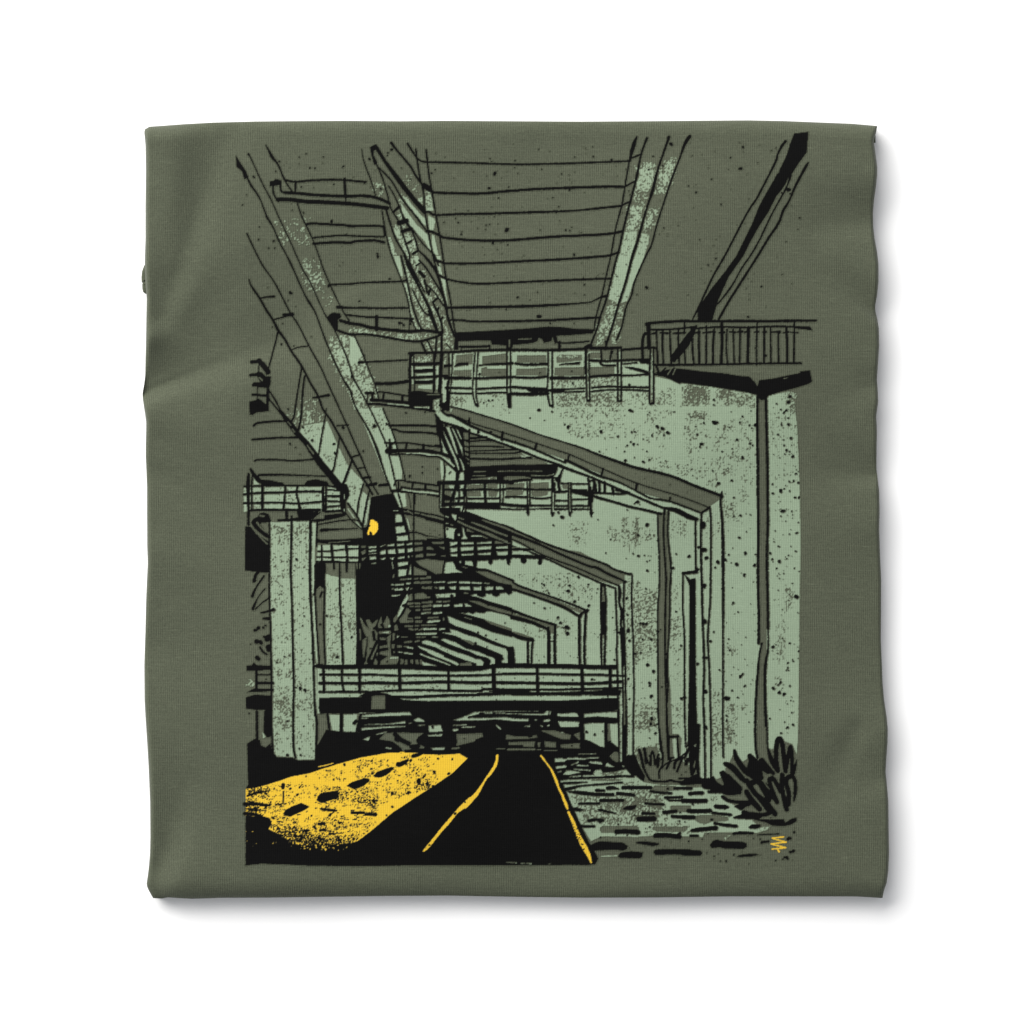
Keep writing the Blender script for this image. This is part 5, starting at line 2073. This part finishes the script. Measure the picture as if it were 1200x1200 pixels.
# ------------------------------------------------------------------ table
tv = [(-3, -3, 0), (3, -3, 0), (3, 3, 0), (-3, 3, 0)]
table = mesh_obj('white_tabletop', tv, [(0, 1, 2, 3)], white, smooth=False)
table['kind'] = 'structure'

# ------------------------------------------------------------------ shirt
shirt = bpy.data.objects.new('folded_t_shirt', None)
C.collection.objects.link(shirt)
shirt.empty_display_size = .05
shirt['label'] = 'olive green folded t-shirt with a highway underpass print, lying on white'
shirt['category'] = 't-shirt'

def spread(n, fine):
    """0..1 with closer steps near both ends."""
    u = np.linspace(0, 1, n)
    a = np.linspace(0, fine, 12) ** 1
    core = np.linspace(fine, 1 - fine, n)
    return np.concatenate([np.linspace(0, 1, 14)[:-1] ** 2 * fine, core, 1 - (np.linspace(0, 1, 14)[:-1] ** 2 * fine)[::-1]])

su, tu = spread(300, .025), spread(310, .032)
SG, TG = np.meshgrid(su, tu)
x0 = 170 + SG * 860
yy = ip(YT, x0) * (1 - TG) + ip(YB, x0) * TG
xx = ip(XL, yy) * (1 - SG) + ip(XR, yy) * SG
zz = front_z(xx, yy)
nr, nc = xx.shape
wx, wy = world(xx, yy, zz)
V = np.stack([wx, wy, zz], -1).reshape(-1, 3)
F = grid_faces(nr, nc)
# the cloth rolls under all round: rings below the rim
rim = np.concatenate([np.arange(nc), (np.arange(1, nr) * nc + nc - 1), ((nr - 1) * nc + np.arange(nc - 2, -1, -1)), (np.arange(nr - 2, 0, -1) * nc)])
rx, ry = xx.reshape(-1)[rim], yy.reshape(-1)[rim]
cx, cy = 602, 597
def inward(x, y, d):
    dl, dr_ = x - ip(XL, y), ip(XR, y) - x
    dt, db = y - ip(YT, x), ip(YB, x) - y
    nx = np.where(dl < 1.5, 1.0, 0) - np.where(dr_ < 1.5, 1.0, 0)
    ny = np.where(dt < 1.5, 1.0, 0) - np.where(db < 1.5, 1.0, 0)
    return x + nx * d, y + ny * d
rings = [V[rim]]
verts = [V]; base = len(V); idx_prev = rim
faces = [F]
for d, z in ((.4, .0079), (1.6, .0069), (4.0, .0062), (8.0, .0058), (20.0, .0057)):
    ax, ay = inward(rx, ry, d)
    bx_, by_ = world(ax, ay, z)
    verts.append(np.stack([bx_, by_, np.full(len(ax), z)], -1))
    idx = base + np.arange(len(rim)); base += len(rim)
    a, b = idx_prev, idx
    faces.append(np.stack([a, np.roll(a, -1), np.roll(b, -1), b], -1))
    idx_prev = idx
front = mesh_obj('front_panel', np.concatenate(verts), np.concatenate(faces), fabric, shirt)

# the folded-under back: a lower layer a little inside the front
def slab(name, px, py, z0, z1, r, label=None):
    """Closed soft-edged layer of cloth with outline px, py between two heights."""
    n = len(px)
    mx, my = px.mean(), py.mean()
    prof = [(-r, z0), (-r * .3, z0 + (z1 - z0) * .08), (0, z0 + (z1 - z0) * .35), (0, z0 + (z1 - z0) * .65), (-r * .3, z0 + (z1 - z0) * .92), (-r, z1)]
    tx = np.roll(px, -1) - np.roll(px, 1); ty = np.roll(py, -1) - np.roll(py, 1)
    L = np.hypot(tx, ty) + 1e-9
    nx, ny = ty / L, -tx / L
    sgn = np.sign(((px - mx) * nx + (py - my) * ny).mean())
    vs, fs = [], []
    for k, (d, z) in enumerate(prof):
        ax, ay = world(px + nx * sgn * d, py + ny * sgn * d, z)
        vs.append(np.stack([ax, ay, np.full(n, z)], -1))
    for k in range(len(prof) - 1):
        a = k * n + np.arange(n); b = a + n
        fs.append(np.stack([a, np.roll(a, -1), np.roll(b, -1), b], -1))
    v = np.concatenate(vs)
    cb, ct = len(v), len(v) + 1
    v = np.concatenate([v, [(*world(mx, my, z0), z0), (*world(mx, my, z1), z1)]])
    a = np.arange(n); b = (len(prof) - 1) * n + a
    fs.append(np.stack([np.roll(a, -1), a, np.full(n, cb), np.full(n, cb)], -1))
    fs.append(np.stack([b, np.roll(b, -1), np.full(n, ct), np.full(n, ct)], -1))
    f = np.concatenate(fs)
    me = bpy.data.meshes.new(name)
    me.from_pydata([tuple(p) for p in v], [], [tuple(dict.fromkeys(int(i) for i in q)) for q in f])
    me.polygons.foreach_set('use_smooth', np.ones(len(me.polygons), bool))
    me.materials.append(fabric)
    import bmesh
    bm = bmesh.new(); bm.from_mesh(me); bmesh.ops.recalc_face_normals(bm, faces=bm.faces); bm.to_mesh(me); bm.free()
    ob = bpy.data.objects.new(name, me); C.collection.objects.link(ob); ob.parent = shirt
    return ob

ax, ay = inward(rx, ry, 2.2)
w = np.sin(ax * .013 + 1.0) * 1.2 + np.sin(ay * .017) * 1.2
ax = np.clip(ax + np.where(ax < 300, np.abs(w), 0) - np.where(ax > 900, np.abs(w), 0), 170, 1040)
slab('back_panel', ax[::2], ay[::2], .0002, .0060, 4)

# a bit of the sleeve that shows past the left edge between the layers
sl = np.array([(215,308),(190,306),(172,307),(168.5,312),(166.4,318),(165.7,325),(165.9,330.6),(167.2,331.6),(166.6,333),(166.7,338),(167.6,342),(170,344.2),(180,346),(215,348)], float)
def dense(P, k=5):
    n = len(P); out = []
    for i in range(n):
        a, b = P[i], P[(i + 1) % n]
        out += [a + (b - a) * j / k for j in range(k)]
    return np.array(out)
sl = dense(sl)
slab('folded_sleeve', sl[:, 0], sl[:, 1], .0062, .0088, 3)
# corner of the layer beneath, peeping out at the top right
cn = dense(np.array([(980,150),(1015,149),(1027.6,149.2),(1027.2,153),(1025.4,160),(1024,166.5),(1019,172),(980,176)], float))
slab('folded_hem', cn[:, 0], cn[:, 1], .0064, .0088, 2)

# ------------------------------------------------------------------ the print, lying on the front panel
cls = draw(ART)
h_, w_ = cls.shape[0] // SS, cls.shape[1] // SS
cov = np.stack([(cls == k).reshape(h_, SS, w_, SS).mean((1, 3)) for k in (1, 2, 3)], -1).astype(np.float32)
def blur(a):
    b = a.copy()
    b[1:-1] = (a[:-2] + 2 * a[1:-1] + a[2:]) / 4
    c = b.copy(); c[:, 1:-1] = (b[:, :-2] + 2 * b[:, 1:-1] + b[:, 2:]) / 4
    return c
cov = np.clip(cov + (cov - blur(cov)) * 1.0, 0, 1)
gx, gy = np.meshgrid(X0 + np.arange(w_) + .5, Y0 + np.arange(h_) + .5)
gz = front_z(gx, gy) + .00009
pxw, pyw = world(gx, gy, gz)
PV = np.stack([pxw, pyw, gz], -1).reshape(-1, 3)
PF = grid_faces(h_, w_)
cv = cov.reshape(-1, 3)
tot = cv.sum(-1)
keep = (tot[PF] > .04).any(1)
PF = PF[keep]
used = np.unique(PF)
remap = np.full(len(PV), -1, np.int64); remap[used] = np.arange(len(used))
art = mesh_obj('printed_artwork', PV[used], remap[PF], ink, front)
at = art.data.attributes.new('ink', 'FLOAT_COLOR', 'POINT')
at.data.foreach_set('color', np.concatenate([cv[used], np.ones((len(used), 1), np.float32)], -1).astype(np.float32).ravel())
art['label'] = 'black, pale green and yellow drawing of a road under concrete bridges'

# ------------------------------------------------------------------ light
wd = bpy.data.worlds.new('World'); S.world = wd; wd.use_nodes = True
bg = wd.node_tree.nodes['Background']
bg.inputs[0].default_value = (.965, .98, 1.015, 1); bg.inputs[1].default_value = .57

def softbox(name, loc, size, power, colour=(1, 1, 1), target=(0, 0, 0)):
    import mathutils
    l = bpy.data.lights.new(name, 'AREA'); l.shape = 'RECTANGLE'; l.size, l.size_y = size
    l.energy = power; l.color = colour
    ob = bpy.data.objects.new(name, l); C.collection.objects.link(ob)
    ob.location = loc
    ob.rotation_euler = (mathutils.Vector(target) - mathutils.Vector(loc)).to_track_quat('-Z', 'Y').to_euler()
    return ob
softbox('softbox_lamp', (-1.35, 1.75, 1.55), (3.0, 2.3), 182, (1, .985, .955))

# ------------------------------------------------------------------ camera
cd = bpy.data.cameras.new('camera'); cam = bpy.data.objects.new('camera', cd); C.collection.objects.link(cam)
cam.location = (0, 0, CAM); cam.rotation_euler = (0, 0, 0)
cd.sensor_width = 36; cd.lens = 36 * CAM / (1200 * PX)
cd.clip_start = .05; cd.clip_end = 50
S.camera = cam
S.view_settings.view_transform = 'Standard'; S.view_settings.look = 'None'
S.view_settings.exposure = 0; S.view_settings.gamma = 1
S.view_settings.use_curve_mapping = False
S.render.resolution_x = S.render.resolution_y = 1024
